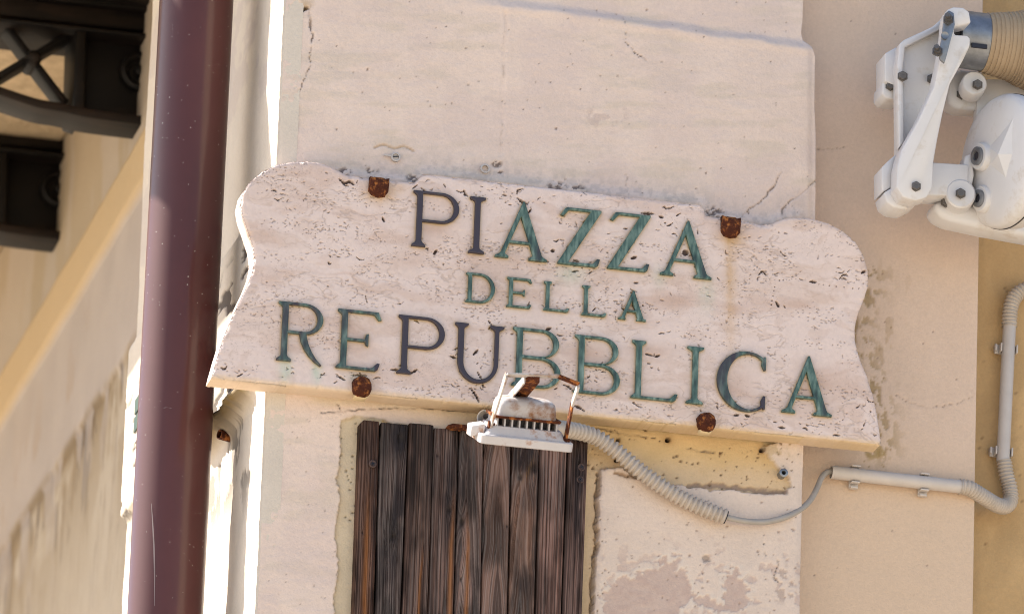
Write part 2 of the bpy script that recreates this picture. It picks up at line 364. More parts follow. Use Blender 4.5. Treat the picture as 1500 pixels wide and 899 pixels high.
def pier_func(X, Z):
    PX, PY = proj(X, 0*X, Z)
    n1 = fbm(PX/220, PY/220, 3, 1); n2 = fbm(PX/42, PY/42, 4, 2); n3 = fbm(PX/7, PY/7, 3, 3); n4 = fbm(PX/70, PY/14, 4, 4)
    # oldest coat: ochre
    h = -0.0065+0.0014*(n2-.5)+0.0011*(n3-.5)
    c = np.ones(X.shape+(3,))*np.array(OCHRE)
    c = mix(c, OCHRE_PALE, sst(648, 690, PY+30*(n2-.5)-(PX-860)*0.05)*(PX > 862))
    c = mix(c, (0.62, 0.515, 0.37), ((PX < 560)*1.0)); c = mix(c, OCHRE_PALE, (1-sst(884, 900, PX))*(PX > 800)*sst(640, 700, PY)*.8)
    c = c*(0.9+0.2*n2)[..., None]
    # cream coat over it
    A = [(300, -600), (1300, -600), (1300, 560), (1172, 600), (1000, 585), (866, 600), (866, 660), (700, 640), (527, 609), (508, 611), (500, 615), (498, 640), (500, 662), (495, 700), (497, 735), (492, 790), (496, 830), (490, 870), (489, 1600), (300, 1600)]
    sA = sdp(PX, PY, A)+RAG(PX, PY, 4, 14, 5)+RAG(PX, PY, 1.5, 4, 6)
    mA = 1-sst(-1.0, 1.2, sA)
    lint = sst(570, 592, PY)*sst(498, 515, PX)
    tw = fbm(PX/60+PY/200, PY/9-PX/80, 3, 71); hA = 0.0022*(n1-.5)*2+0.0020*(n2-.5)+0.0009*(n3-.5)+0.0007*(tw-.5)-0.003*lint*sst(0, 300, PX-500)
    cA = np.ones(X.shape+(3,))*np.array(CREAM)*(0.95+0.10*n2)[..., None]
    cA = mix(cA, (0.58, 0.49, 0.40), sst(.52, .75, n4)*0.5)
    cA = mix(cA, (0.63, 0.51, 0.46), sst(.5, .7, fbm(PX/90, PY/90, 4, 9))*0.55)
    cA = mix(cA, (0.60, 0.45, 0.25), lint*sst(520, 860, PX+60*(n2-.5))*0.85+0.0*n1)
    cA = mix(cA, (0.58, 0.47, 0.30), (1-sst(4, 26, abs(PY-(566+(PX-480)*0.102)-6)))*sst(430, 480, PX)*0.75)   # ochre line left under the sign
    h = h*(1-mA)+hA*mA; c = c*(1-mA[..., None])+cA*mA[..., None]
    edge = np.exp(-((sA)/2.2)**2)*(PY > 600)*(PX < 520); h = h+0.0012*edge; c = mix(c, (0.50, 0.38, 0.24), edge*0.5)
    # pale coat, lower right
    B = [(880, 690), (890, 683), (905, 684), (925, 694), (950, 706), (1000, 710), (1040, 716), (1100, 720), (1150, 722), (1158, 712), (1152, 695), (1128, 674), (1117, 655), (1140, 646), (1168, 646), (1300, 650), (1300, 1600), (862, 1600), (867, 900), (871, 860), (873, 810), (878, 780), (876, 730)]
    sB = sdp(PX, PY, B)+RAG(PX, PY, 4.5, 16, 15)+RAG(PX, PY, 1.6, 4, 16)
    mB = 1-sst(-1.0, 1.4, sB)
    cB = np.ones(X.shape+(3,))*np.array((0.65, 0.535, 0.455))*(0.94+0.12*n2)[..., None]
    pk = [(893, 852), (925, 832), (975, 816), (1005, 828), (1018, 862), (1058, 878), (1066, 848), (1078, 832), (1090, 862), (1086, 900), (1050, 905), (1010, 885), (985, 900), (1000, 990), (868, 990), (880, 900)]
    sP = sdp(PX, PY, pk)+RAG(PX, PY, 20, 30, 21)+RAG(PX, PY, 11, 9, 22)+RAG(PX, PY, 6, 3.5, 23)
    mP = 1-sst(-2, 2, sP)
    mP = np.maximum(mP, sst(.66, .70, fbm(PX/16, PY/16, 4, 24))*sst(760, 840, PY)*0.7)
    cB = mix(cB, (0.46, 0.335, 0.29), mP*(.5+.4*n3))
    cB = mix(cB, (0.66, 0.59, 0.52), np.exp(-((sP-4)/4)**2)*0.4)
    hB = 0.0010+0.0016*(n2-.5)+0.0009*(n3-.5)-0.0016*mP
    h = h*(1-mB)+hB*mB; c = c*(1-mB[..., None])+cB*mB[..., None]
    gap = np.exp(-((sB-2.2)/1.6)**2)*(PX < 892)*(PY > 690); h = h-0.010*gap; c = mix(c, (0.22, 0.15, 0.10), gap*0.8)
    lip = np.exp(-((sB+3)/4)**2)*(PX < 900); h = h+0.002*lip; c = mix(c, (0.52, 0.41, 0.35), lip*0.5)
    # band above the thick coat
    T = [(640, -700), (660, -6), (700, 3), (760, 9), (860, 22), (1000, 43), (1100, 57), (1200, 69), (1320, 85), (1320, -700)]
    sT = sdp(PX, PY, T)+RAG(PX, PY, 3, 30, 31)
    h = h-0.009*(1-sst(-13, 4, sT))*sst(655, 800, PX)+0.0018*np.exp(-((sT-5)/7)**2)*sst(655, 760, PX)
    # rounded right edge and mortar against the sign
    h = h-0.004*sst(-10, 4, PX-(1188-16*(PY > 600)))**2
    sg = segd(PX, PY, SIGN_PX[20:40])
    h = h+0.005*np.exp(-(sg/8)**2)*(PY < 345)
    mo = np.exp(-(sg/26)**2)*sst(.45, .62, n3)*(PX > 480)*(PX < 1200); c = mix(c, (0.36, 0.31, 0.29), mo*0.35*(PY < 345))
    for (x, y, r, k) in ((505, 252, 9, 0), (545, 250, 8, 1), (605, 262, 10, 2), (815, 276, 14, 3), (845, 279, 12, 4), (1045, 312, 13, 5), (728, 240, 7, 6), (733, 252, 4, 7)):
        m = (1-sst(r*0.4, r, np.hypot((PX-x)/1.5, PY-y)))*sst(.50, .58, fbm(PX/5, PY/4, 3, 60+k)); h = h-0.003*m; c = mix(c, (0.13, 0.10, 0.095), m*0.85)
    # the shuttered opening behind the planks
    D = [(533, 624), (858, 655), (850, 1010), (520, 1010)]
    h = h-0.10*(1-sst(-6, 0, sdp(PX, PY, D)))
    # seam, cracks, wear
    sm = segd(PX+RAG(PX, PY, 3, 20, 33), PY, [(740, 20), (737, 90), (736, 160), (733, 225)])
    h = h-0.0011*np.exp(-(sm/2.0)**2)+0.0008*np.exp(-((sm-7)/5)**2)*(PX > 735)
    c = mix(c, (0.45, 0.36, 0.30), np.exp(-(sm/2)**2)*sst(.5, .65, n3)*0.6)
    for i, (pts, w) in enumerate((([(456, 8), (452, 24), (457, 50), (456, 78), (453, 96), (447, 112), (436, 138), (428, 165), (421, 200), (418, 225)], 1.5),
                                  ([(1145, 252), (1128, 280), (1110, 298), (1098, 305), (1086, 318)], 1.5), ([(1198, 263), (1176, 282), (1150, 300), (1143, 318)], 1.4),
                                  ([(915, 22), (916, 62), (930, 78), (948, 90)], 1.0), ([(916, 255), (918, 272), (920, 290)], 1.2), ([(470, 604), (560, 597), (640, 597), (700, 603), (760, 607)], 2.0),
                                  ([(1118, 795), (1122, 815)], 1.0), ([(1140, 820), (1132, 845), (1145, 855)], 1.2), ([(500, 612), (498, 598), (494, 590)], 1.2),
                                  ([(868, 622), (905, 632), (960, 640)], 1.6), ([(1010, 655), (1047, 661)], 2.4))):
        h, c = crack(PX, PY, pts, w, h, c, k=i)
    d = np.hypot((PX-434)/1.1, PY-14)+RAG(PX, PY, 5, 7, 41); m = 1-sst(7, 11, d); h = h-0.012*m; c = mix(c, (0.42, 0.30, 0.18), m*.8)
    m = 1-sst(1.6, 3.4, segd(PX, PY, [(430, 22), (438, 15), (449, 12)])); h = h-0.01*m; c = mix(c, (0.08, 0.06, 0.05), m)
    m = 1-sst(0, 14, np.hypot((PX-447)/1.2, PY-6)+RAG(PX, PY, 6, 9, 43)); c = mix(c, (0.45, 0.32, 0.18), m*0.7)
    # brown scar on the ochre, mouldy specks
    sc = segd(PX+RAG(PX, PY, 5, 14, 45), PY+RAG(PX, PY, 5, 10, 46), [(1010, 708), (1060, 711), (1110, 717), (1150, 721)]); m = 1-sst(2.0, 5.5, sc); h = h-0.003*m; c = mix(c, (0.30, 0.215, 0.165), m*0.85)
    sc = segd(PX+RAG(PX, PY, 5, 14, 47), PY+RAG(PX, PY, 4, 10, 48), [(900, 692), (930, 697), (975, 708)]); m = 1-sst(1.0, 3.5, sc); h = h-0.002*m; c = mix(c, (0.28, 0.17, 0.09), m*0.8)
    h, c = dots(PX, PY, 180, (862, 600, 1170, 715), 0.3, 2.3, h, c, 5, 0.0025, (0.15, 0.09, 0.05), 1.3)
    h, c = dots(PX, PY, 70, (1050, 650, 1165, 715), 0.5, 2.2, h, c, 6, 0.002, (0.24, 0.15, 0.08))
    h, c = dots(PX, PY, 60, (863, 640, 884, 990), 0.5, 1.6, h, c, 16, 0.002, (0.2, 0.13, 0.07))
    h, c = dots(PX, PY, 60, (498, 612, 530, 760), 0.3, 2.0, h, c, 26, 0.003, (0.22, 0.17, 0.10))
    h, c = dots(PX, PY, 260, (410, 0, 1195, 330), 0.4, 1.8, h, c, 7, 0.0012, (0.36, 0.28, 0.23))
    h, c = dots(PX, PY, 60, (410, 0, 1195, 330), 0.6, 2.0, h, c, 17, 0.002, (0.20, 0.14, 0.11))
    h, c = dots(PX, PY, 170, (885, 715, 1170, 899), 0.5, 2.2, h, c, 8, 0.0015, (0.36, 0.26, 0.21))
    h, c = dots(PX, PY, 110, (385, 600, 500, 899), 0.4, 1.6, h, c, 9, 0.0012, (0.40, 0.31, 0.26))
    for (x, y, r) in ((980, 642, 4), (1118, 657, 4), (905, 672, 3.2), (907, 643, 3)):
        d = np.hypot(PX-x, PY-y); m = 1-sst(r*0.7, r*1.1, d); h = h-0.012*m; c = mix(c, (0.05, 0.03, 0.02), m); c = mix(c, (0.34, 0.19, 0.07), np.exp(-(d/(r*2.2))**2)*(1-m)*0.6)
    d = np.hypot(PX-1034, PY-818)+RAG(PX, PY, 3, 5, 51); m = 1-sst(4, 7, d); h = h-0.003*m; c = mix(c, (0.33, 0.26, 0.22), m*0.8)
    m = (1-sst(16, 30, np.hypot((PX-888)/1.3, PY-172)))*sst(.5, .62, fbm(PX/9, PY/9, 3, 52)); c = mix(c, (0.50, 0.40, 0.36), m*0.6)
    # flaked ring above the sign's left clamp
    pl = curve_pts([(549, 216), (562, 212), (578, 217), (592, 214), (606, 221)], 4); d = segd(PX, PY, pl); m = 1-sst(0.8, 2.2, d); h = h-0.002*m; c = mix(c, (0.42, 0.29, 0.18), m*0.7)
    m = (1-sst(0, 30, np.hypot((PX-578)/1.0, (PY-234)*1.6))); h = h-0.0012*m
    m = sst(.62, .68, fbm(PX/8, PY/9, 3, 55))*(1-sst(20, 34, np.hypot((PX-1150)/1.1, PY-855))); h = h-0.001*m; c = mix(c, (0.42, 0.32, 0.27), m*0.7)
    # damp patch by the top right of the pale coat
    m = sst(.5, .6, fbm(PX/12, PY/12, 4, 57))*(1-sst(12, 34, np.hypot((PX-1135)/1.2, PY-652))); c = mix(c, (0.45, 0.35, 0.21), m*0.6)
    return h, c
PIER = [at(*p) for p in [(1178, 30), (1176, 45), (1179, 57), (1190, 66), (1195, 82), (1194, 150), (1196, 200), (1195, 320), (1188, 420), (1180, 560), (1178, 640), (1176, 700), (1172, 890)]]
PIER = [(XC, 5.55), (PIER[0].x+0.001, 5.55)]+[(p.x, p.z) for p in PIER]+[(PIER[-1].x, 4.30), (XC, 4.30)]
hfield('pier_wall', PIER, 0.0019, pier_func, lambda u, v, h: (u, -h, v), 0.12, M['plaster'], bld)

def recess_func(X, Z):
    PX, PY = proj(X, 0*X+0.06, Z)
    n1 = fbm(PX/160, PY/200, 3, 101); n2 = fbm(PX/40, PY/40, 4, 102); n3 = fbm(PX/8, PY/8, 3, 103)
    h = 0.0022*(n1-.5)+0.0011*(n2-.5)+0.0005*(n3-.5)
    c = np.ones(X.shape+(3,))*np.array((0.62, 0.475, 0.375))*(0.96+0.08*n2)[..., None]
    c = mix(c, (0.61, 0.46, 0.32), sst(600, 760, PY+80*(n1-.5))*0.55)
    h, c = crack(PX, PY, [(1310, 578), (1335, 590), (1362, 597), (1392, 593), (1428, 580)], 1.2, h, c, 0.002, (0.28, 0.19, 0.14))
    h, c = crack(PX, PY, [(1198, 220), (1215, 218), (1240, 214)], 1.0, h, c, 0.002, (0.3, 0.22, 0.17))
    sg = segd(PX, PY, SIGN_PX[40:])
    m = sst(.52, .60, fbm(PX/9, PY/13, 4, 105))*np.exp(-(sg/26)**2)*(PX > 1240)*(PY > 395); h = h-0.0015*m; c = mix(c, (0.33, 0.23, 0.11), m*0.8)
    d = np.hypot((PX-1284)/1.3, PY-664)+RAG(PX, PY, 9, 8, 107); m = 1-sst(8, 15, d); c = mix(c, (0.36, 0.25, 0.10), m*0.8*sst(.38, .5, n3)); h = h+0.001*m*n3
    m = sst(.58, .66, fbm(PX/14, PY/40, 4, 106))*np.exp(-((PX-1292)/40)**2)*sst(360, 420, PY)*(1-sst(500, 600, PY)); c = mix(c, (0.40, 0.28, 0.17), m*0.5)
    h, c = dots(PX, PY, 130, (1190, 0, 1435, 899), 0.4, 1.7, h, c, 108, 0.0012, (0.30, 0.21, 0.17))
    h, c = dots(PX, PY, 40, (1255, 390, 1310, 700), 0.5, 2.4, h, c, 109, 0.0012, (0.30, 0.20, 0.10))
    return h, c
xr = at(1433, 400, 0.06).x
hfield('recessed_wall', [(0.40, 4.30), (xr, 4.30), (xr, 5.62), (0.40, 5.62)], 0.0025, recess_func, lambda u, v, h: (u, 0.06-h, v), 0.05, M['plaster'], bld)
def ochre_func(X, Z):
    PX, PY = proj(X, 0*X+0.13, Z); n2 = fbm(PX/30, PY/60, 4, 112); n3 = fbm(PX/7, PY/7, 3, 113)
    h = 0.003*(n2-.5)+0.0016*(n3-.5)
    c = np.ones(X.shape+(3,))*np.array((0.50, 0.335, 0.17))*(0.86+0.28*n2)[..., None]
    h, c = dots(PX, PY, 60, (1425, 330, 1500, 899), 0.5, 2.0, h, c, 118, 0.0012, (0.26, 0.17, 0.09))
    return h, c
hfield('ochre_wall', [(0.70, 4.25), (1.35, 4.25), (1.35, 5.72), (0.70, 5.72)], 0.004, ochre_func, lambda u, v, h: (u, 0.13-h, v), 0.04, M['plaster'], bld)

zl0, zl1 = atx(371, 603, XC).z, atx(312, 648, XC).z
def flank_func(Y, Z):
    PX, PY = proj(0*Y+XC, Y, Z)
    n1 = fbm(Y*5, Z*2, 3, 201); n2 = fbm(Y*20, Z*14, 4, 202); n3 = fbm(Y*120, Z*120, 3, 203)
    zl = zl0+(zl1-zl0)*0.5
    up = sst(zl-0.006, zl+0.010, Z+0.01*(n2-.5)); blk = sst(0.076, 0.084, Y+0.01*(n2-.5)); top = sst(5.03, 5.06, Z)
    h = 0.0025+0.006*(n1-.5)*blk+0.003*(n2-.5)*blk+0.0016*n3*(1-0.5*blk)
    h = h+0.012*up*blk*(1-top)+0.055*sst(0.46, 0.475, Y)
    led = np.exp(-((Z-zl-0.004)/0.013)**2)*sst(0.06, 0.085, Y)*(1-sst(.38, .44, Y)); h = h+0.024*led*(0.7+0.6*n2)
    c = np.ones(Y.shape+(3,))*np.array((0.62, 0.55, 0.47))*(0.94+0.12*n2)[..., None]
    c = mix(c, (0.16, 0.105, 0.035), np.clip(led*(0.75+0.7*n2), 0, 1)*0.95)  # ledge dirt, its colour darkened further to stand for shade
    end = np.exp(-((Y-0.080)/0.007)**2)*up*sst(zl-.01, zl, Z)*(1-sst(zl+0.12, zl+0.2, Z)); c = mix(c, (0.46, 0.35, 0.14), end*0.9)  # block's front end: yellow bounce light put into its colour
    low = sst(4.72, 4.52, Z); m = sst(.56, .62, fbm(Y*30, Z*16, 4, 205))*(1-sst(.02, .12, abs(Z-zl+0.07)))*blk; h = h-0.002*m; c = mix(c, (0.17, 0.15, 0.13), m*0.8)
    # travertine-like holes in the block above the joint
    tr = up*blk*(1-sst(5.02, 5.06, Z+0.12*Y)); m = sst(.62, .66, fbm(Y*14, Z*70, 4, 206))*tr; h = h-0.003*m; c = mix(c, (0.12, 0.10, 0.085), m)
    zj = 5.05-0.0*Y; m = np.exp(-((Z-zj-0.01*(n2-.5))/0.004)**2)*blk*sst(.4, .5, n2); h = h-0.006*m; c = mix(c, (0.13, 0.11, 0.09), m*0.9)
    m = sst(.6, .66, fbm(Y*9, Z*16, 4, 207))*blk*sst(5.1, 5.2, Z); c = mix(c, (0.50, 0.43, 0.40), m*0.5)
    return h, c
YE = atx(213, 200, XC-0.06).y
hfield('pier_side', [(0.0, 4.30), (YE, 4.30), (YE, 5.95), (0.0, 5.95)], 0.0036, flank_func, lambda u, v, h: (XC-h, u, v), 0.03, M['plaster'], bld)

def side_func(Y, Z):
    PX, PY = proj(0*Y+XS, Y, Z)
    n1 = fbm(Y*2, Z*2, 3, 301); n2 = fbm(Y*9, Z*9, 4, 302); n4 = fbm(Y*22, Z*3, 4, 304)
    za, zb = atx(206, 222, XS).z, atx(203, 300, XS).z; zc = atx(180, 530, XS).z
    h = 0.004*(n1-.5)+0.003*(n2-.5)
    c = np.ones(Y.shape+(3,))*np.array((0.40, 0.34, 0.30))*(0.92+0.16*n2)[..., None]
    up = sst(za-.004, za+.004, Z); c = mix(c, (0.40, 0.33, 0.25), up*0.6)
    c = mix(c, (0.34, 0.26, 0.155), up*sst(.5, .66, fbm(Y*7, Z*3, 5, 321))*0.5)
    band = sst(zb-.004, zb+.004, Z)*(1-up); c = mix(c, (0.49, 0.355, 0.20), band*0.9); h = h+0.012*band
    h = h+0.005*sst(zc-.012, zc+.008, Z+0.02*(fbm(Y*12, Z*12, 5, 310)-.5))
    low = 1-sst(zc-.012, zc+.008, Z+0.02*(fbm(Y*12, Z*12, 5, 310)-.5)); c = mix(c, (0.45, 0.375, 0.28), low*0.75)
    dirt = low*np.exp(-np.clip(zc-Z, 0, 9)/0.15)*sst(.30, .52, fbm(Y*5, Z*7, 5, 319)); c = mix(c, (0.22, 0.15, 0.075), dirt*.9)
    run = sst(.46, .62, fbm(Y*34, Z*7, 5, 306))*low*np.exp(-np.clip(zc-Z, 0, 9)/0.13)*sst(.36, .52, fbm(Y*6, Z*9, 3, 316)); c = mix(c, (0.19, 0.125, 0.06), run*0.9)
    run2 = sst(.55, .62, fbm(Y*55, Z*9, 4, 307))*low*np.exp(-np.clip(zc-Z, 0, 9)/0.15)*sst(.45, .58, fbm(Y*10, Z*10, 3, 317)); c = mix(c, (0.07, 0.05, 0.04), run2*0.85)
    ed = np.exp(-((Z-zc+0.008)/0.014)**2)*sst(.36, .5, fbm(Y*8, Z*8, 3, 318)); c = mix(c, (0.20, 0.145, 0.09), ed*0.9)
    gp = sst(.56, .6, fbm(Y*11, Z*5, 4, 308))*low*np.exp(-np.clip(zc-Z, 0, 9)/0.10); c = mix(c, (0.40, 0.35, 0.33), gp*0.7)
    m = sst(.62, .7, fbm(Y*9, Z*5, 4, 309))*(1-low)*(1-up)*(1-band)*np.exp(-abs(Z-zc-0.08)/0.09); c = mix(c, (0.36, 0.27, 0.2), m*0.6)
    return h, c
hfield('side_wall', [(0.85, 4.0), (4.6, 4.0), (4.6, 6.25), (0.85, 6.25)], 0.0065, side_func, lambda u, v, h: (XS-h, u, v), 0.02, M['plaster'], bld)
# masonry behind the finished faces and the storeys above and below the view
box('side_wall_below', (XS+0.004, 0.87, 0), (XS+0.2, 6.1, 4.002), M['body'], bld)
box('side_wall_above', (XS+0.004, 0.87, 6.248), (XS+0.2, 6.1, 9.0), M['body'], bld)
box('masonry', (XS+0.03, 0.16, 0), (4.2, 6.1, 9.0), M['body'], bld)
box('masonry', (XC+0.02, 0.12, 4.29), (0.435, YE-0.01, 5.96), M['body'], bld)
box('upper_pier', (XC+0.003, 0.003, 5.549), (0.43, YE-0.01, 9.0), M['plaster_plain'], bld)
box('lower_pier', (XC-0.003, -0.001, 0.0), (0.445, YE-0.01, 4.302), M['plaster_plain'], bld)
box('upper_recess', (0.42, 0.063, 5.618), (xr, 0.2, 9.0), M['body'], bld)
box('lower_recess', (0.446, 0.062, 0), (xr, 0.2, 4.302), M['body'], bld)

# balcony on the side wall
ZB = atx(214, 1, XS).z; YB = atx(214, 1, XS).y; YB2 = atx(99, 192, XS).y
bal = thing('balcony', 'dark iron balcony brackets with crossed bars and rosettes under a stone slab', 'balcony', (XS-0.4, YB, ZB-0.25))
SLAB_X = XC-0.83
box('slab', (SLAB_X, 0.48, ZB+0.004), (XS-0.004, 5.8, ZB+0.13), M['stone'], bal, 0.008)
box('slab', (SLAB_X-0.28, 1.42, ZB+0.002), (SLAB_X-0.001, 5.8, ZB+0.128), M['stone'], bal, 0.008)  # unseen wider part, added to keep the sun off the side wall
def bracket(y, dz=0.0):
    k = y-YB
    def P(px, py, dy=0.0): 
        p = at(px, py, YB+dy); return Vector((p.x, p.y+k, p.z+dz))
    def pr(name, pts, dy, th, par, bev=0.003): return prism_w(name, [P(a, b, dy) for a, b in pts], (0, th, 0), M['iron'], par, bev)
    br = pr('bracket', [(-340, -36), (220, 26), (218, 58), (-340, -4)], 0.01, 0.10, bal, 0.004)      # top rail is the body of the bracket
    pr('moulding', [(-340, -62), (223, 1), (221, 14), (-340, -49)], -0.03, 0.18, br)
    pr('moulding', [(-340, -49), (222, 14), (220, 27), (-340, -36)], -0.008, 0.14, br)
    pr('moulding', [(-340, -2), (219, 60), (218, 66), (-340, 4)], -0.012, 0.14, br)
    pr('post', [(106, 48), (122, 50), (118, 178), (102, 172)], -0.006, 0.11, br)
    pr('panel', [(118, 50), (218, 62), (209, 186), (113, 172)], 0.035, 0.03, br)
    arc = curve_pts([(-330, 20), (-220, 60), (-120, 98), (-40, 124), (0, 138), (49, 154), (88, 161), (130, 170), (209, 180)], 5)
    low = [(x, y+13) for x, y in arc]
    pr('lower_flange', arc+low[::-1], -0.012, 0.08, br, 0.002)
    def bar(a, b, w):
        A, B = P(*a, 0.02), P(*b, 0.02); d = (B-A).normalized(); n = Vector((0, -1, 0)).cross(d)*w/2
        prism_w('bar', [A+n, B+n, B-n, A-n], (0, 0.05, 0), M['iron'], br, 0.003)
    bar((2, 43), (92, 160), 0.012); bar((104, 56), (-15, 126), 0.012)
    bar((-120, 30), (-15, 126), 0.016); bar((-120, 100), (-10, 43), 0.016); bar((-118, 20), (-122, 105), 0.018)
    c = P(44, 95, 0.012); lathe('boss', c, (0, -1, 0), [(-0.05, 0.014), (0.0, 0.014), (0.010, 0.010), (0.013, 0.004)], M['iron'], br, 20)
    c = P(199, 117, 0.034)
    rs = lathe('rosette', c, (0, -1, 0), [(0, 0.036), (0.012, 0.034), (0.016, 0.028), (0.012, 0.022), (0.004, 0.019), (0.004, 0.012), (0.014, 0.009), (0.017, 0.003)], M['iron'], br, 28)
    return br
bracket(YB-0.035); bracket(YB+(YB2-YB)*1.0, 0.05)

# ------------------------------------------------------------------ stone street sign
def arc(cx, cy, rx, ry, a0, a1, n=14):
    return [(cx+rx*math.cos(math.radians(a0+(a1-a0)*i/n)), cy+ry*math.sin(math.radians(a0+(a1-a0)*i/n))) for i in range(n+1)]
def glyph(ch, w, k=1.0):
    t = 0.042*k; S = 0.096*(0.5+0.5*k); sl = 0.07; sr = sl+S; se = 0.032*k; sw = sr+0.07; br = se+0.045
    footL = [(0, 0), (sw, 0), (sw, se), (sr+0.012, br), (sr, br+0.03)]
    headL = [(0, 1), (0, 1-se), (sl-0.012, 1-br), (sl, 1-br-0.03), (sl, br+0.03), (sl-0.012, br), (0, se)]
    if ch == 'I':
        c = w/2; a = c-S/2; b = c+S/2
        return [[(0, 0), (w, 0), (w, se), (b+0.012, br), (b, br+.03), (b, 1-br-.03), (b+.012, 1-br), (w, 1-se), (w, 1), (0, 1), (0, 1-se), (a-.012, 1-br), (a, 1-br-.03), (a, br+.03), (a-.012, br), (0, se)]]
    if ch in 'PR':
        lo = 0.45 if ch == 'P' else 0.475; xm = w-0.31; ry = (1-lo)/2; cy = lo+ry
        hole = [(sr, lo+t), (xm, lo+t)]+arc(xm, cy, 0.31-S*.95, ry-t, -90, 90)[1:]+[(sr, 1-t)]
        if ch == 'P': out = footL+[(sr, lo)]+[(xm, lo)]+arc(xm, cy, 0.31, ry, -90, 90)[1:]+headL
        else: out = footL+[(sr, lo), (0.36, lo), (0.385, 0.36), (0.44, 0.24), (0.53, 0.115), (0.63, 0.025), (w-0.02, -0.035), (w, -0.02), (w-0.09, 0.07), (w-0.17, 0.19), (w-0.235, 0.33), (w-0.27, lo+0.004)]+arc(xm, cy, 0.31, ry, -82, 90)[1:]+headL
        return [out, hole]
    if ch == 'B':
        md = 0.525; xm = w-0.33; r1, r2 = 0.33, 0.29
        lo = arc(xm, md/2, r1, md/2, -90, 84); up = arc(xm, (1+md)/2, r2, (1-md)/2, -84, 90)
        h1 = [(sr, t), (xm, t)]+arc(xm, md/2, r1-S, md/2-t, -90, 90)[1:]+[(sr, md-t)]
        h2 = [(sr, md+t*.2), (xm, md+t*.2)]+arc(xm, (1+md)/2-t*.4, r2-S*.95, (1-md)/2-t*.6, -90, 90)[1:]+[(sr, 1-t)]
        return [[(0, 0)]+lo+up+headL, h1, h2]
    if ch == 'D':
        xm = w-0.5; return [[(0, 0)]+arc(xm, 0.5, 0.5, 0.5, -90, 90, 22)+headL, [(sr, t), (xm, t)]+arc(xm, 0.5, 0.5-S, 0.5-t, -90, 90, 22)[1:]+[(sr, 1-t)]]
    armB = [(w-0.07, 0), (w-0.03, 0.03), (w, 0.13), (w-0.045*k, 0.135), (w-0.12, t+0.012), (w-0.16, t)]
    if ch == 'L':
        return [[(0, 0)]+armB+[(sr, t), (sr, 1-br-.03), (sr+.012, 1-br), (sw, 1-se), (sw, 1)]+headL]
    if ch == 'E':
        m = w*0.72
        return [[(0, 0)]+armB+[(sr, t), (sr, .5-t/2), (m-.06, .5-t/2), (m-.035, .42), (m, .41), (m, .62), (m-.035, .61), (m-.06, .5+t/2), (sr, .5+t/2), (sr, 1-t), (w-.16, 1-t), (w-.11, 1-t-.01), (w-.045, .865), (w, .87), (w-.05, 1)]+headL]
    if ch == 'Z':
        return [[(0, 0), (w-.07, 0), (w-.03, .03), (w, .14), (w-.05*k, .145), (w-.12, t+.01), (.175, t), (w, .965), (w, 1), (.14, 1), (.10, .985), (.02, .86), (.075, .845), (.16, 1-t-.006), (.20, 1-t), (w-.185, 1-t), (0, .03)]]
    if ch == 'A':
        ax = w*0.52; lx, rx = 0.085, w-0.085; T = 0.075*k; W = 0.155*(0.5+.5*k)
        L = lambda z: lx+(ax-0.015-lx)*(z-.07)/.93           # outer left line
        Rr = lambda z: rx+(ax+0.03-rx)*(z-.07)/.93           # outer right line
        li = lambda z: L(z)+T; ri = lambda z: Rr(z)-W
        zc, z1 = 0.27, 0.27+t; zt = z1
        while li(zt) < ri(zt)-0.004 and zt < 1: zt += 0.005
        out = [(0, 0), (.23, 0), (.23, se), (li(.07)+.012, .07), (li(.1), .1), (li(zc), zc), (ri(zc), zc), (ri(.1), .1), (ri(.07)-.012, .07), (w-.31, se), (w-.31, 0), (w, 0), (w, se), (rx+.01, .07), (Rr(.1), .1), (ax+.012, 1.015), (ax-.012, 1.015), (L(.1), .1), (lx-.012, .07), (0, se)]
        return [out, [(li(z1), z1), (ri(z1), z1), (ri(zt), zt), (li(zt), zt)]]
    if ch == 'U':
        a, b, c, d = .06, .06+S, w-.155, w-.085
        out = [(0, 1), (0, 1-se), (a-.012, 1-br), (a, 1-br-.03)]+arc((a+d)/2, .345, (d-a)/2, .365, 180, 360, 20)+[(d, 1-br-.03), (d+.012, 1-br), (w, 1-se), (w, 1), (w-.24, 1), (w-.24, 1-se), (c-.012, 1-br), (c, 1-br-.03)]
        out += arc((b+c)/2, .345, (c-b)/2, .30, 360, 180, 20)+[(b, 1-br-.03), (b+.012, 1-br), (b+.07, 1-se), (b+.07, 1)]
        return [out]
    if ch == 'C':
        cx, rx = .5, .5
        out = arc(cx, .5, rx, .515, 52, 308, 30)+[(w-.06, .10), (w-.03, .05), (w, .06), (w, .28), (w-.035, .28), (w-.075, .19)]+arc(cx+.04, .5, rx-.04-S*.95, .515-t, 306, 54, 30)+[(w-.075, .81), (w-.035, .72), (w, .72), (w, .95), (w-.03, .95), (w-.06, .90)]
        return [out]
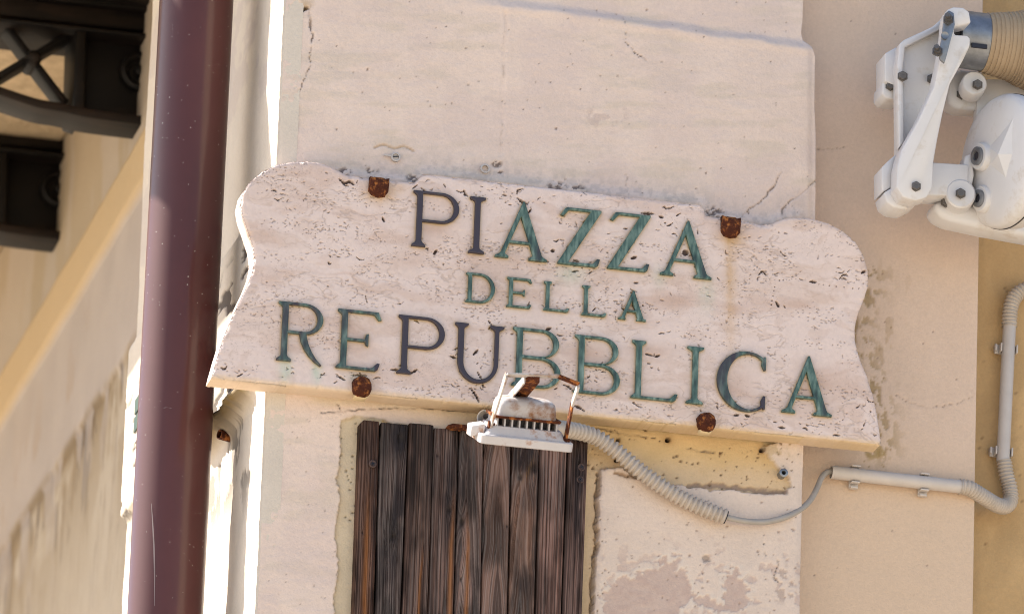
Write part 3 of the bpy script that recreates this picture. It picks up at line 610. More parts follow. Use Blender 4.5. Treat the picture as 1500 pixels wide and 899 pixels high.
#   char, top-left, bottom-left, right-most, darkness, weight
LETTERS = [('P', (607, 280), (602, 361), (672, 303), .75, 1), ('I', (689, 289), (685, 371), (708, 373), .8, 1), ('A', (726, 294), (724, 377), (800, 385), .35, 1),
           ('Z', (820, 304), (816, 387), (880, 311), .30, 1), ('Z', (892, 311), (889, 394), (952, 319), .30, 1), ('A', (968, 322), (966, 403), (1041, 411), .30, 1),
           ('D', (683, 400), (681, 443), (724, 424), .32, 1.5), ('E', (744, 407), (741, 450), (778, 420), .30, 1.5), ('L', (797, 413), (795, 455), (832, 459), .30, 1.5), ('L', (853, 419), (851, 462), (887, 465), .32, 1.5), ('A', (907, 425), (905, 468), (945, 472), .30, 1.5),
           ('R', (408, 442), (404, 528), (473, 464), .54, 1), ('E', (494, 453), (491, 539), (558, 468), .50, 1), ('P', (585, 462), (580, 547), (651, 488), .8, 1), ('U', (668, 473), (663, 557), (738, 481), .8, 1),
           ('B', (753, 480), (748, 565), (820, 549), .34, 1), ('B', (843, 491), (839, 575), (907, 557), .30, 1), ('L', (926, 499), (923, 583), (991, 588), .30, 1), ('I', (1008, 508), (1004, 591), (1028, 594), .33, 1),
           ('C', (1053, 513), (1048, 598), (1121, 530), .55, 1), ('A', (1146, 520), (1144, 604), (1217, 612), .30, 1)]
LET = []
for ch, tl, bl, rt, dk, wt in LETTERS:
    a, b, c = at(*bl, YS), at(*tl, YS), at(*rt, YS); H = b.z-a.z
    LET.append((ch, a.x, a.z, H, (c.x-a.x)/H, dk, wt))

SIGN_W = [(at(*p, YS).x, at(*p, YS).z) for p in SIGN_PX]
def sign_func(X, Z):
    PX, PY = proj(X, 0*X+YS, Z); sx, sy = PX, PY-(PX-310)*0.102            # bedding-aligned
    wx = 22*(fbm(sx/60, sy/40, 3, 401)-.5); wy = 26*(fbm(sx/70, sy/50, 3, 402)-.5)
    n1 = fbm(sx/190, (sy+wy)/34, 4, 403); n2 = fbm((sx+wx)/46, (sy+wy)/17, 5, 404); n3 = fbm(PX/5, PY/5, 3, 405)
    h = 0.0008*(n2-.5)+0.0005*(n3-.5)
    c = np.ones(X.shape+(3,))*np.array((0.69, 0.57, 0.525))*(0.95+0.1*n1)[..., None]
    c = mix(c, (0.56, 0.43, 0.36), sst(.50, .70, n1)*0.4)
    vein = 1-sst(.0, .035, abs(n2-.5)); c = mix(c, (0.50, 0.375, 0.31), vein*sst(.42, .6, n1)*0.45)
    smr = sst(.48, .70, fbm((sx+2*wx)/120, (sy+2*wy)/26, 4, 431)); c = mix(c, (0.57, 0.425, 0.36), smr*.5)
    blot = sst(.60, .68, fbm((sx+wx)/30, (sy+wy)/20, 4, 406)); c = mix(c, (0.52, 0.38, 0.31), blot*0.25)
    # explicit warm patches of the stone
    for (x, y, a, b, s) in ((635, 330, 24, 16, .8), (600, 375, 30, 14, .7), (985, 440, 34, 12, .7), (1072, 450, 12, 9, .7), (790, 540, 30, 18, .5), (1165, 445, 32, 9, .8), (1200, 560, 44, 20, .7), (860, 520, 26, 16, .8), (1085, 560, 22, 22, .7), (950, 515, 40, 10, .7), (520, 500, 20, 26, .5), (430, 460, 14, 10, .5), (690, 365, 16, 16, .5), (770, 345, 14, 20, .4), (470, 270, 22, 10, .5), (550, 350, 26, 8, .5), (1240, 565, 18, 14, .5)):
        m = np.exp(-(((PX+wx-x)/a)**2+((PY+wy*.6-y)/b)**2))*(0.55+0.9*n2); c = mix(c, (0.50, 0.345, 0.27), np.clip(m, 0, 1)*s*0.8)
    swirl = 1-sst(.0, .05, abs(fbm((sx+wx*1.5)/26, (sy+wy)/12, 4, 408)-.5)); c = mix(c, (0.43, 0.33, 0.28), swirl*sst(.5, .62, fbm(PX/80, PY/60, 3, 409))*0.6); h = h-0.0005*swirl*sst(.5, .62, fbm(PX/80, PY/60, 3, 409))
    # pits
    rs = np.random.RandomState(11); K = np.zeros(X.shape); x0, z0 = X[0, 0], Z[0, 0]; st = X[1, 0]-X[0, 0]
    clusters = [(455, 275, 60, 22), (425, 290, 40, 20), (480, 300, 50, 12), (520, 262, 40, 8), (470, 330, 50, 14), (500, 372, 40, 12), (640, 275, 50, 12), (640, 360, 36, 18), (700, 385, 60, 16), (690, 290, 60, 14), (780, 300, 60, 16), (860, 390, 60, 18), (840, 340, 50, 30), (930, 350, 40, 26), (1000, 380, 30, 20), (1090, 350, 60, 14), (1180, 370, 60, 20), (1160, 405, 90, 8), (1230, 400, 30, 24), (1000, 330, 40, 20), (900, 430, 50, 20), (560, 440, 60, 20), (600, 540, 60, 14), (510, 550, 60, 10), (690, 570, 40, 16), (690, 520, 40, 20), (760, 480, 30, 18), (870, 540, 40, 30), (960, 530, 30, 14), (960, 595, 60, 10), (1060, 600, 50, 12), (1110, 620, 80, 10), (1200, 628, 70, 10), (1270, 600, 14, 40), (1240, 600, 30, 24), (440, 540, 40, 12), (360, 545, 30, 8), (1180, 590, 40, 10), (880, 450, 120, 40), (800, 280, 200, 14), (980, 300, 50, 8)]
    def stroke(pts, r, dep):
        w = [(at(a, b, YS).x, at(a, b, YS).z) for a, b in pts]
        w = curve_pts(w, max(3, int(9/len(w)))) if len(w) > 2 else [(w[0][0]+(w[1][0]-w[0][0])*q/7, w[0][1]+(w[1][1]-w[0][1])*q/7) for q in range(8)]
        i0 = int((min(p[0] for p in w)-x0)/st)-4; i1 = int((max(p[0] for p in w)-x0)/st)+6; j0 = int((min(p[1] for p in w)-z0)/st)-4; j1 = int((max(p[1] for p in w)-z0)/st)+6
        i0, j0 = max(i0, 0), max(j0, 0); i1, j1 = min(i1, X.shape[0]), min(j1, X.shape[1])
        if i1 <= i0 or j1 <= j0: return
        xs, zs = X[i0:i1, j0:j1], Z[i0:i1, j0:j1]; d = np.full(xs.shape, 9.0); nq = len(w)-1
        for q, (a, b) in enumerate(w):
            rq = r*(.35+.65*math.sin(math.pi*(q+.3)/(nq+.6)))*rs.uniform(.7, 1.25)
            d = np.minimum(d, np.hypot(xs-a, zs-b)*1000-rq)
        d = d+0.9*(n3[i0:i1, j0:j1]-.5)
        K[i0:i1, j0:j1] = np.maximum(K[i0:i1, j0:j1], dep*(1-sst(-.35, .55, d)))
    def pit(x, y, big):
        L = rs.uniform(.7, 3.2)*(1+1.0*big); ang = math.radians(6+rs.normal(0, 34)); bend = rs.normal(0, .35)*L
        ca, sa = math.cos(ang), math.sin(ang)
        stroke([(x-L*ca, y-L*sa), (x-bend*sa, y+bend*ca), (x+L*ca, y+L*sa)], rs.uniform(.35, .7)*(1+.6*big), rs.uniform(.2, .9) if not big else 1)
    for (x, y, a, b) in clusters:
        for _ in range(int(4+a*b/150)):
            pit(x+rs.normal(0, a*.5), y+rs.normal(0, b*.5), 1.0 if rs.rand() < .12 else 0.0)
    for _ in range(60): pit(rs.uniform(330, 1285), rs.uniform(240, 650), 0.0)
    for pts, r in (([(497, 262), (505, 268), (512, 266), (518, 270)], 2.2), ([(560, 318), (563, 324)], 1.5), ([(1230, 408), (1236, 402), (1242, 404)], 1.3), ([(1135, 420), (1131, 440), (1129, 455)], .55), ([(1137, 442), (1141, 449)], 1.8), ([(1112, 402), (1117, 397), (1122, 402)], 1.2),
                   ([(690, 568), (697, 578), (702, 588)], 1.9), ([(700, 545), (706, 556), (708, 566)], 1.6), ([(826, 563), (833, 566), (841, 573)], 1.7), ([(843, 594), (848, 596), (856, 601)], 1.9), ([(660, 521), (668, 524)], 2.0), ([(600, 547), (606, 544), (611, 541)], 1.7), ([(573, 541), (583, 541)], 1.6), ([(497, 551), (505, 556)], 1.7), ([(515, 549), (535, 549)], 1.4),
                   ([(808, 367), (812, 367)], 2.0), ([(925, 378), (932, 376)], 1.8), ([(840, 380), (848, 383)], 1.4), ([(929, 414), (935, 414)], 1.5), ([(1004, 372), (1005, 368)], 4), ([(758, 290), (766, 296), (773, 299)], 1.8), ([(940, 312), (957, 313)], 2.0), ([(966, 317), (971, 318)], 1.8), ([(693, 520), (700, 512)], 1.4), ([(640, 366), (636, 372)], 2), ([(1262, 400), (1268, 396)], 1.8), ([(1122, 408), (1142, 410), (1156, 409)], .5), ([(1200, 416), (1225, 419), (1258, 423)], .5), ([(1186, 412), (1196, 413)], 1.6), ([(800, 483), (807, 480)], 2.0),
                   ([(946, 518), (955, 520)], 1.6), ([(960, 522), (966, 520)], 1.4), ([(1075, 608), (1082, 607)], 1.8), ([(1092, 607), (1098, 609)], 1.8), ([(1140, 625), (1150, 626)], 1.4), ([(1222, 636), (1230, 637)], 1.4), ([(716, 470), (722, 477), (727, 480)], 1.3)):
        stroke(pts, r, 1.0)
    fnet = (1-sst(.0, .02, abs(fbm(PX/9, PY/6, 3, 421)-.5)))*sst(.5, .6, fbm(PX/70, PY/50, 3, 422)); c = mix(c, (0.36, 0.27, 0.23), fnet*.5); h = h-.0004*fnet
    cm = sst(.50, .64, fbm(PX/60, (PY-PX*.1)/24, 4, 441)); tp = sst(.71, .80, fbm(PX/3.4, (PY-PX*.1)/2.0, 2, 442))*cm; h = h-.0015*tp; c = mix(c, (0.20, 0.14, 0.11), tp*.5)
    h = h-0.0055*K; c = mix(c, (0.075, 0.048, 0.04), np.clip(K*1.15, 0, 1)*0.94)
    # stains round the letters, under the clamps, and green wash below the bronze
    hal = np.full(X.shape, 99.0); U_ = np.zeros(X.shape)
    for ch, lx, lz, H, w, dk, wt in LET:
        m = (X > lx-.012) & (X < lx+w*H+.012) & (Z > lz-.016) & (Z < lz+H+.012)
        cs = glyph(ch, w, wt); q = np.full(m.sum(), 99.0)
        for cc in cs: q = np.minimum(q, segd(X[m], Z[m], [(lx+a*H, lz+b*H) for a, b in cc+cc[:1]])*1000)
        hal[m] = np.minimum(hal[m], q)
    c = mix(c, (0.50, 0.35, 0.14), np.exp(-(hal/2.6)**2)*(0.2+0.6*n2)); c = mix(c, (0.30, 0.23, 0.14), np.exp(-(hal/1.2)**2)*0.15)
    for (x, y, a, b, s) in ((418, 540, 9, 16, .6), (464, 545, 7, 16, .55), (1035, 432, 12, 26, .28), (835, 402, 20, 14, .35), (965, 405, 10, 16, .25), (520, 552, 14, 8, .2)):
        m = np.exp(-(((PX-x)/a)**2+((PY-y)/b)**2))*(.4+.9*fbm(PX/4, PY/18, 3, 411)); c = mix(c, (0.36, 0.52, 0.40), np.clip(m, 0, 1)*s)
    for (x, y, a, b, s) in ((1072, 350, 17, 13, .8), (1070, 395, 8, 46, .5), (1070, 470, 8, 60, .28), (556, 286, 19, 12, .7), (531, 560, 20, 14, .35), (1036, 612, 22, 12, .3), (575, 275, 26, 10, .3)):
        m = np.exp(-(((PX-x)/a)**2+((PY-y)/b)**2))*(.5+.8*fbm(PX/6, PY/20, 3, 412)); c = mix(c, (0.50, 0.30, 0.11), np.clip(m, 0, 1)*s)
    # worn rounded arris
    e = segd(PX, PY, SIGN_PX+SIGN_PX[:1]); h = h-0.0030*np.exp(-(e/1.8))-0.002*np.exp(-(e/4.0))*sst(.55, .7, fbm(PX/9, PY/9, 3, 413))
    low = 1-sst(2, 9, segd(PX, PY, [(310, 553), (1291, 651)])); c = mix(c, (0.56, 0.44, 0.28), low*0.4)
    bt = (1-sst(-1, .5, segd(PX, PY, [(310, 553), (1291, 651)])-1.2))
    c = mix(c, (0.60, 0.44, 0.22), bt*.6*(.3+.65*sst(420, 900, PX)))  # warm bounce on the underside, painted in as yellow along the bottom edge
    return h, c
sign = thing('street_sign', 'scalloped travertine street sign with bronze letters reading PIAZZA DELLA REPUBBLICA', 'sign', at(800, 600, YS/2))
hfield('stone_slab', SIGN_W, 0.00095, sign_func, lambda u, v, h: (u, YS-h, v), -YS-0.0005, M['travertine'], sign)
NAMES = {True: 'dark bronze letter ', False: 'green patinated bronze letter '}
for ch, lx, lz, H, w, dk, wt in LET:
    cu = bpy.data.curves.new('letter', 'CURVE'); cu.dimensions = '2D'; cu.fill_mode = 'BOTH'
    for cc in glyph(ch, w, wt):
        s = cu.splines.new('POLY'); s.points.add(len(cc)-1); s.use_cyclic_u = True
        for i, (a, b) in enumerate(cc): s.points[i].co = (a*H, b*H, 0, 1)
    bv = 0.0011; cu.extrude = 0.0022; cu.bevel_depth = bv; cu.bevel_resolution = 1; cu.offset = -bv
    tmp = bpy.data.objects.new('tmp', cu); COL.objects.link(tmp)
    me = bpy.data.meshes.new_from_object(tmp.evaluated_get(bpy.context.evaluated_depsgraph_get())); bpy.data.objects.remove(tmp)
    me.transform(Matrix(((1, 0, 0, lx), (0, 0, -1, YS-0.0030), (0, 1, 0, lz), (0, 0, 0, 1)))); me.materials.clear()
    me.name = 'letter'
    o = link('letter', me, M['letter'], sign); o['dark'] = float(dk); o['label'] = NAMES[dk > .6]+ch

# rusty clamps holding the slab
def clamp(px, py, w, h, top, label):
    p = at(px, py, YS-0.010); t = thing('rusty_clamp', label, 'clamp', at(px, py, YS), 'rusty clamps holding the stone sign')
    if top: pts = [(-.5, .5), (-.25, .46), (0, .40), (.25, .43), (.5, .47), (.52, .1), (.48, -.25), (.33, -.46), (0, -.53), (-.34, -.47), (-.49, -.25), (-.51, .1)]
    else: pts = [(-.5, -.1), (-.5, .2), (-.38, .42), (-.15, .52), (.15, .52), (.38, .42), (.5, .2), (.5, -.1), (.42, -.36), (.2, -.5), (-.2, -.5), (-.42, -.36)]
    bm = bmesh.new(); rs = np.random.RandomState(int(px)); rings = []
    for s, d in ((1.0, 0.011), (1.0, 0.004), (0.93, 0.0005), (0.72, -0.0025), (0.35, -0.0035)):
        rings.append([bm.verts.new(p+Vector((a*w*s*(1+rs.normal(0, .045)), d+rs.normal(0, .0005), b*h*s*(1+rs.normal(0, .045))))) for a, b in pts])
    for A, B in zip(rings[:-1], rings[1:]):
        for i in range(len(pts)): bm.faces.new((A[i], A[(i+1) % len(pts)], B[(i+1) % len(pts)], B[i]))
    bm.faces.new(rings[-1]); bm.faces.new(rings[0][::-1])
    bm_obj('pad', bm, M['rust'], t, smooth=True)
    z = p.z+(h*0.42 if top else -h*0.42)
    box('shank', (p.x-w*.34, YS-0.004, z-0.004), (p.x+w*.34, 0.02 if top else YS+.016, z+0.004), M['rust'] if top else M['ochre_paint'], t, 0.003)
    return t
clamp(556, 272, .029, .028, True, 'rusty iron clamp hooked over the sign\'s top edge, left of letter P')
clamp(1072, 331, .029, .031, True, 'rusty iron clamp hooked over the sign\'s top edge, with a brown stain below')
clamp(531, 565, .028, .029, False, 'dark red rusty clamp under the sign below the first letter E of the lowest line')
clamp(1036, 617, .027, .027, False, 'flaking orange rusty clamp under the sign below letters I and C')

# ------------------------------------------------------------------ weathered plank shutter
shut = thing('plank_shutter', 'dark weathered wooden plank shutter below the stone sign', 'shutter', at(690, 899, 0))
TOPX = [527, 557.5, 599, 636.5, 673, 709, 750, 791.5, 833, 862]
BOTX = [517, 549, 587.5, 626.5, 665, 704.5, 744, 784, 823.5, 853]
YP = -0.014
def plank(i):
    rs = np.random.RandomState(70+i); dx = [0, 0, 0, 0, 0, 0, 0, 0, 0][i]
    topy = lambda x: 613+(x-527)*0.0955+[0, 2, -1, 2, 1, 0, 0, 0, 1][i]
    a, b = at(TOPX[i], topy(TOPX[i]), YP), at(TOPX[i+1], topy(TOPX[i+1]), YP)
    bot = 4.28; xa, xb = at(BOTX[i], 899, YP).x, at(BOTX[i+1], 899, YP).x; z89 = at(BOTX[i], 899, YP).z
    gap = [.0010, .0014, .0013, .0010, .0012, .0011, .0017, .0010, .0010][i]
    yo = rs.uniform(-.0025, .0025)
    nx, nz = 84, 130; s = np.linspace(0, 1, nx); q = np.linspace(0, 1, nz)
    Sg, Q = np.meshgrid(s, q, indexing='ij')
    ztop = a.z+(b.z-a.z)*Sg
    if i == 0: ztop = ztop-0.006*np.clip(1-Sg*5, 0, 1)
    Zv = bot+(ztop-bot)*Q
    f = (Zv-z89)/(a.z-z89)
    XL = xa+(a.x-xa)*f+gap; XR = xb+(b.x-xb)*f-gap
    XL = XL+0.0006*(fbm(Zv*30, 0*Zv+i, 3, 501)-.5); Xv = XL+(XR-XL)*Sg
    W = 0.038; wood = {0: (.13, .078, .055), 1: (.10, .08, .072), 2: (.125, .085, .068), 3: (.14, .10, .085), 4: (.165, .125, .11), 5: (.15, .105, .085), 6: (.16, .11, .085), 7: (.16, .105, .088), 8: (.13, .09, .078)}[i]
    knots = {1: [(.62, 787, 1.0), (.75, 640, 1.3)], 3: [(.72, 746, .9), (.15, 668, .5)], 4: [(.18, 766, 1.0), (.2, 850, .4)], 5: [(.92, 768, .4)], 6: [(.85, 684, 1.4), (.3, 700, .8)], 8: [(.55, 680, 1.0)], 0: [(.3, 780, .3)]}.get(i, [])
    u = (Sg-.5)*W*1000; v = (Zv-4.4)*1000; du = 0*u
    ring = 0*u
    for kx, ky, ks in knots:
        kz = at((TOPX[i]+TOPX[i+1])/2, ky, YP).z; ku, kv = (kx-.5)*W*1000, (kz-4.4)*1000
        r2 = ((u-ku)/(7*ks))**2+((v-kv)/(22*ks))**2; du = du+np.sign(u-ku+.01)*-7*ks*np.exp(-r2)*np.exp(-np.abs(u-ku)/14)
        ring = np.maximum(ring, np.exp(-(((u-ku)/(4.2*ks))**2+((v-kv)/(5.5*ks))**2)**1.5))
    cath = i in (5, 6, 4)
    g = u+du+4.5*(fbm(v/170, 0*v+i*3, 3, 502)-.5)+1.2*(fbm(u/9, v/60, 3, 503)-.5)
    if cath: g = np.abs(u-(-6, 4, -2)[i-4]+5*(fbm(v/120, 0*v+i, 3, 519)-.5))*1.0+(v-(40, 150, 120)[i-4])*(.05, .085, .07)[i-4]+6*(fbm(v/60, u/40, 3, 520+i)-.5)+du
    fr = [.5, .3, .62, .45, .36, .17, .16, .5, .42][i]
    band = fbm(g*fr, v/900+i, 2, 504+i); fine = fbm(g*.85, v/260, 2, 530+i); fib = fbm(u*1.1+du, v/35, 2, 531+i)
    line = sst(.47, .33, fine)*(.4+.6*sst(.35, .55, band)); dkb = sst(.46, .30, band)
    hgt = 0.0013*(band-.5)*1.4-0.0013*line+.0005*(fib-.5)
    edge = np.minimum(Sg, 1-Sg)*W*1000; hgt = hgt-0.0022*np.exp(-edge/0.9)
    hgt = hgt-0.002*np.exp(-np.clip((ztop-Zv)*1000, 0, 99)/1.5)
    c = np.ones(u.shape+(3,))*np.array(wood)*np.array((.95, .80, .76)); c = c*((0.32+0.62*band)*[1, .9, 1, 1.1, 1.25, 1.4, 1.45, 1.4, 1.25][i])[..., None]
    c = mix(c, (0.030, 0.020, 0.018), dkb*0.6); c = mix(c, (0.014, 0.010, 0.010), line*[.5, .25, .75, .45, .35, .15, .15, .35, .4][i]); c = c*(0.84+0.32*fib)[..., None]
    c = mix(c, (0.25, 0.20, 0.18), sst(.58, .72, fine)*[.15, .3, .2, .3, .35, .2, .25, .3, .2][i])
    blob = fbm(u/22+i*5, v/70, 4, 570+i); c = c*(0.48+0.95*sst(.3, .7, blob))[..., None]
    c = mix(c, (0.23, 0.20, 0.19), sst(.55, .75, fbm(g*.8, v/120, 3, 540+i))*0.35*(i in (1, 3, 4, 5, 6, 7)))
    org = {0: (.55, .12, 4.42, .2), 3: (.86, .09, 4.45, .16), 4: (.42, .08, 4.46, .12), 2: (.7, .05, 4.42, .1)}.get(i)
    if org: m = np.exp(-((Sg+du*.01-org[0]-.12*(fbm(v/60, 0*v, 3, 550+i)-.5))/org[1])**2)*sst(org[2]+org[3]*1.1, org[2]+org[3]*.4, Zv); c = mix(c, (0.27, 0.105, 0.03), m*.75)
    drk = {1: ((.7, 640, .34, 26, .9), (.75, 745, .22, 40, .8), (.35, 830, .4, 30, .5)), 3: ((.62, 740, .18, 70, .6),), 6: ((.5, 672, .5, 22, .7), (.7, 860, .4, 18, .4), (.62, 730, .4, 20, .4)), 8: ((.55, 740, .2, 60, .8), (.6, 690, .34, 24, .6)), 0: ((.8, 700, .25, 90, .4),), 4: ((.1, 740, .15, 80, .5),)}.get(i, ())
    for (kx, ky, a_, b_, s_) in drk:
        kz = at((TOPX[i]+TOPX[i+1])/2, ky, YP).z; m = np.exp(-(((Sg-kx)/a_)**2+((Zv-kz)*1000/b_)**2))*sst(.3, .55, fbm(u/8, v/30, 3, 560+i)+.1); c = mix(c, (0.018, 0.014, 0.016), np.clip(m*1.7, 0, 1)*s_)
    if i == 6: m = np.exp(-((Sg-.55-.9*(Zv-at(770, 695, YP).z)/.04*.5)/.09)**2)*np.exp(-((Zv-at(770, 690, YP).z)/.018)**2); c = mix(c, (0.34, 0.17, 0.03), m*.35*sst(.4, .6, fib))
    c = mix(c, (0.02, 0.014, 0.012), np.clip(ring*1.2, 0, 1)*.8); hgt = hgt-0.002*ring
    # mesh: front relief + back
    yv = YP+yo-hgt; v0 = np.stack([Xv, yv, Zv], -1).reshape(-1, 3)
    vb = np.stack([Xv, 0*yv+0.012, Zv], -1).reshape(-1, 3); idx = np.arange(nx*nz).reshape(nx, nz); n = nx*nz
    fq = np.stack([idx[:-1, :-1], idx[1:, :-1], idx[1:, 1:], idx[:-1, 1:]], -1).reshape(-1, 4).tolist()
    bl = list(idx[:, 0])+list(idx[-1, 1:])+list(idx[-2::-1, -1])+list(idx[0, -2:0:-1])
    verts = np.concatenate([v0, vb[bl]]); m_ = len(bl)
    fq += [(bl[(k+1) % m_], bl[k], n+k, n+(k+1) % m_) for k in range(m_)]
    me = bpy.data.meshes.new('plank'); me.from_pydata(verts.tolist(), [], [list(map(int, x)) for x in fq]); me.update()
    me.polygons.foreach_set('use_smooth', [True]*len(me.polygons)); me.set_sharp_from_angle(angle=math.radians(60))
    ca = me.color_attributes.new('col', 'FLOAT_COLOR', 'POINT'); cc = np.concatenate([c.reshape(-1, 3), c.reshape(-1, 3)[bl]])
    ca.data.foreach_set('color', np.concatenate([np.clip(cc, .004, .9), np.ones((len(cc), 1))], 1).astype(np.float32).ravel())
    return link('plank', me, M['wood'], shut)
for i in range(9): plank(i)
box('batten', (at(545, 800, 0.03).x, 0.014, 4.62), (at(840, 800, 0.03).x, 0.034, 4.67), M['screw'], shut)
for (x, y) in ((546, 679), (850, 702), (852, 684)):
    c = at(x, y, YP-0.001); s = lathe('screw', c, (0, -1, 0), [(-0.004, .0055), (0.0008, .0058), (.0018, .0045), (.0008, .0028)], M['screw'], shut, 18)
    for an in (20, 110):
        d = Vector((math.cos(math.radians(an)), 0, math.sin(math.radians(an)))); n = Vector((-d.z, 0, d.x))*.0007
        prism_w('slot', [c+d*.003+n, c-d*.003+n, c-d*.003-n, c+d*.003-n], (0, -0.0021, 0), M['black'], s)
strap = thing('rusty_strap', 'thin rusty iron strip above the planks beside the floodlight', 'metal strip', at(690, 626, -.03))
prism('plate', [(656, 622), (664, 619.5), (724, 626), (724, 630), (662, 624.5)], -0.030, 0.028, M['rust'], strap, 0.0008)

# ------------------------------------------------------------------ downpipe
pb, pt = at(242, 899, .22), at(288, 0, .22); px0 = (pb.x+pt.x)/2; PR = 0.0555
dp = thing('downpipe', 'glossy brown painted metal downpipe beside the street sign', 'downpipe', (px0, .22, 3.2))
lathe('pipe', (px0, .22, 3.2), (0, 0, 1), [(0, PR-.004), (0, PR), (3.4, PR), (3.4, PR-.004)], M['pipe'], dp, 96, up=(0, 1, 0))
for z in (3.6, 6.1):
    lathe('pipe_collar', (px0, .22, z), (0, 0, 1), [(0, PR+.001), (0, PR+.004), (.03, PR+.004), (.03, PR+.001)], M['pipe'], dp, 64, up=(0, 1, 0))
    box('wall_stay', (px0+.04, .21, z+.008), (XC+0.01, .23, z+.022), M['bolt'], dp)

def scratch(pts, wdt):
    v = []; ca, sa = math.cos(YAW), math.sin(YAW)
    for k, (a, b) in enumerate(pts):
        q = at(a, b, .22); f = wdt*math.sin(math.pi*(k+.35)/(len(pts)-.3))
        for e in (-f, f):
            s_ = min(.0545, max(-.0545, (q.x-px0)*ca+e)); dpt = math.sqrt((PR+.0004)**2-s_*s_)
            v.append((px0+s_*ca-dpt*sa, .22-s_*sa-dpt*ca, q.z-dpt*.30))
    raw('scratch', v, [(2*k, 2*k+1, 2*k+3, 2*k+2) for k in range(len(pts)-1)], M['worn'], dp)
scratch([(224, 735), (226, 765), (228, 800), (229, 840), (229, 885)], .0011)
scratch([(242, 597), (246, 596), (251, 597), (254, 598)], .0016)

# ------------------------------------------------------------------ floodlight on its rusty arm
fl = thing('floodlight', 'small white rust-streaked floodlight on a rusty arm in front of the sign', 'floodlight', at(772, 640, -.12))
YF = -0.27; TL = math.radians(24)
n_ = Vector((0, math.sin(TL), -math.cos(TL))); b_ = -n_; v_ = Vector((0, -math.cos(TL), -math.sin(TL))); u_ = Vector((1, 0, 0))
O = at(771, 655, YF)-v_*0.045                        # middle of the rim plane; its front edge shows at (771, 655)
def rrect(hw, hd, r, k=4):
    out = []
    for cx, cy, a0 in ((hw-r, hd-r, 0), (-hw+r, hd-r, 90), (-hw+r, -hd+r, 180), (hw-r, -hd+r, 270)):
        for i in range(k+1):
            a = math.radians(a0+90*i/k); out.append((cx+r*math.cos(a), cy+r*math.sin(a)))
    return out
def loft(name, secs, m, parent, off=0.0):            # sections (distance along the back axis, half width, half depth, radius)
    v, f = [], []; K = 20
    for d, hw, hd, r in secs:
        for a, c in rrect(hw, hd, r): v.append(O+u_*a+v_*(c+off)+b_*d)
    for i in range(len(secs)-1):
        for j in range(K): f.append((i*K+j, i*K+(j+1) % K, (i+1)*K+(j+1) % K, (i+1)*K+j))
    f.append(tuple(range(K))[::-1]); f.append(tuple((len(secs)-1)*K+j for j in range(K)))
    o = raw(name, v, f, m, parent, True); o.data.set_sharp_from_angle(angle=math.radians(35)); return o
loft('front_frame', [(-.001, .066, .046, .008), (.000, .068, .048, .009), (.011, .068, .048, .009), (.0125, .0665, .0465, .008)], M['lamp'], fl)
loft('reflector_case', [(.0125, .060, .041, .008), (.025, .052, .033, .008)], M['lamp'], fl)
loft('gasket_flange', [(.036, .049, .032, .006), (.0395, .050, .033, .006)], M['rust'], fl)
loft('core', [(.024, .036, .018, .004), (.037, .036, .018, .004)], M['black'], fl)
for k in range(9):
    x = -0.043+k*0.0108; p = O+u_*x+b_*.0235
    prism_w('fin', [p+v_*.032-u_*.0011, p+v_*.032+u_*.0011, p+v_*.029+u_*.0011+b_*.0135, p+v_*.029-u_*.0011+b_*.0135], -v_*.062, M['lamp'], fl)
loft('housing', [(.0395, .0435, .028, .010), (.054, .0425, .027, .012), (.0605, .0405, .0245, .012), (.064, .036, .020, .011), (.0655, .030, .015, .009)], M['lamp_rust'], fl)
prism_w('side_tab', [O-u_*.060+v_*.03+b_*.012, O-u_*.077+v_*.018+b_*.004, O-u_*.077+v_*.018+b_*.020, O-u_*.060+v_*.03+b_*.026], -v_*.03, M['lamp'], fl, .001)
# U-shaped yoke
YL, YR, PL, PRR = at(742, 549, -.35), at(848, 563, -.35), at(719, 622, -.265), at(828, 645, -.265)
mid = at(818, 551, -.35)
def strip(name, A, B, w, th, m, par, wd=Vector((0, 1, 0))):
    d = (B-A).normalized(); wv = (wd-d*wd.dot(d)).normalized()*w/2; t = d.cross(wv).normalized()*th/2
    return prism_w(name, [A-wv-t, B-wv-t, B-wv+t, A-wv+t], wv*2, m, par, .0004)
strip('yoke_bar', YL, mid, .014, .0025, M['lamp_rust'], fl); strip('yoke_bar', mid, YR, .014, .0025, M['rust'], fl)
strip('yoke_leg', PL, YL, .013, .0030, M['lamp_rust'], fl)
kn = at(838, 592, -.315); strip('yoke_leg', YR, kn, .012, .0028, M['lamp_rust'], fl); strip('yoke_leg', kn, PRR, .012, .0028, M['rust'], fl)
for p in (PL, PRR): lathe('pivot_bolt', p-u_*.004, (1, 0, 0), [(0, .0035), (0, .006), (.004, .006), (.004, .0035), (.010, .0035)], M['rust'], fl, 12)
# arm to the wall and its bolt
A0 = at(781, 556, -.345); A1 = Vector((A0.x+.012, -.02, A0.z+.02))
d = (A1-A0).normalized(); w = u_*.0115
up = d.cross(u_).normalized()
if up.z < 0: up = -up
prism_w('wall_arm', [A0-w*.75-d*.004, A0+w*.75-d*.004, A0+w*1.05+d*.014, A1+w*1.05, A1-w*1.05, A0-w*1.0+d*.012], up*.005, M['rust'], fl, .0006)
strip('arm_lip', A0-w*1.08-up*.001, A1-w*1.12-up*.001, .012, .0022, M['lamp'], fl, up)
box('wall_plate', (A1.x-.016, -.026, A1.z-.012), (A1.x+.016, .01, A1.z+.012), M['rust'], fl, .001)
c = at(795, 552, -.35)
lathe('bolt', c+Vector((0, 0, -.019)), (0, 0, 1), [(0, .0035), (.005, .0035), (.005, .0062), (.011, .0062), (.0115, .010), (.014, .010)], M['rust'], fl, 12, False)
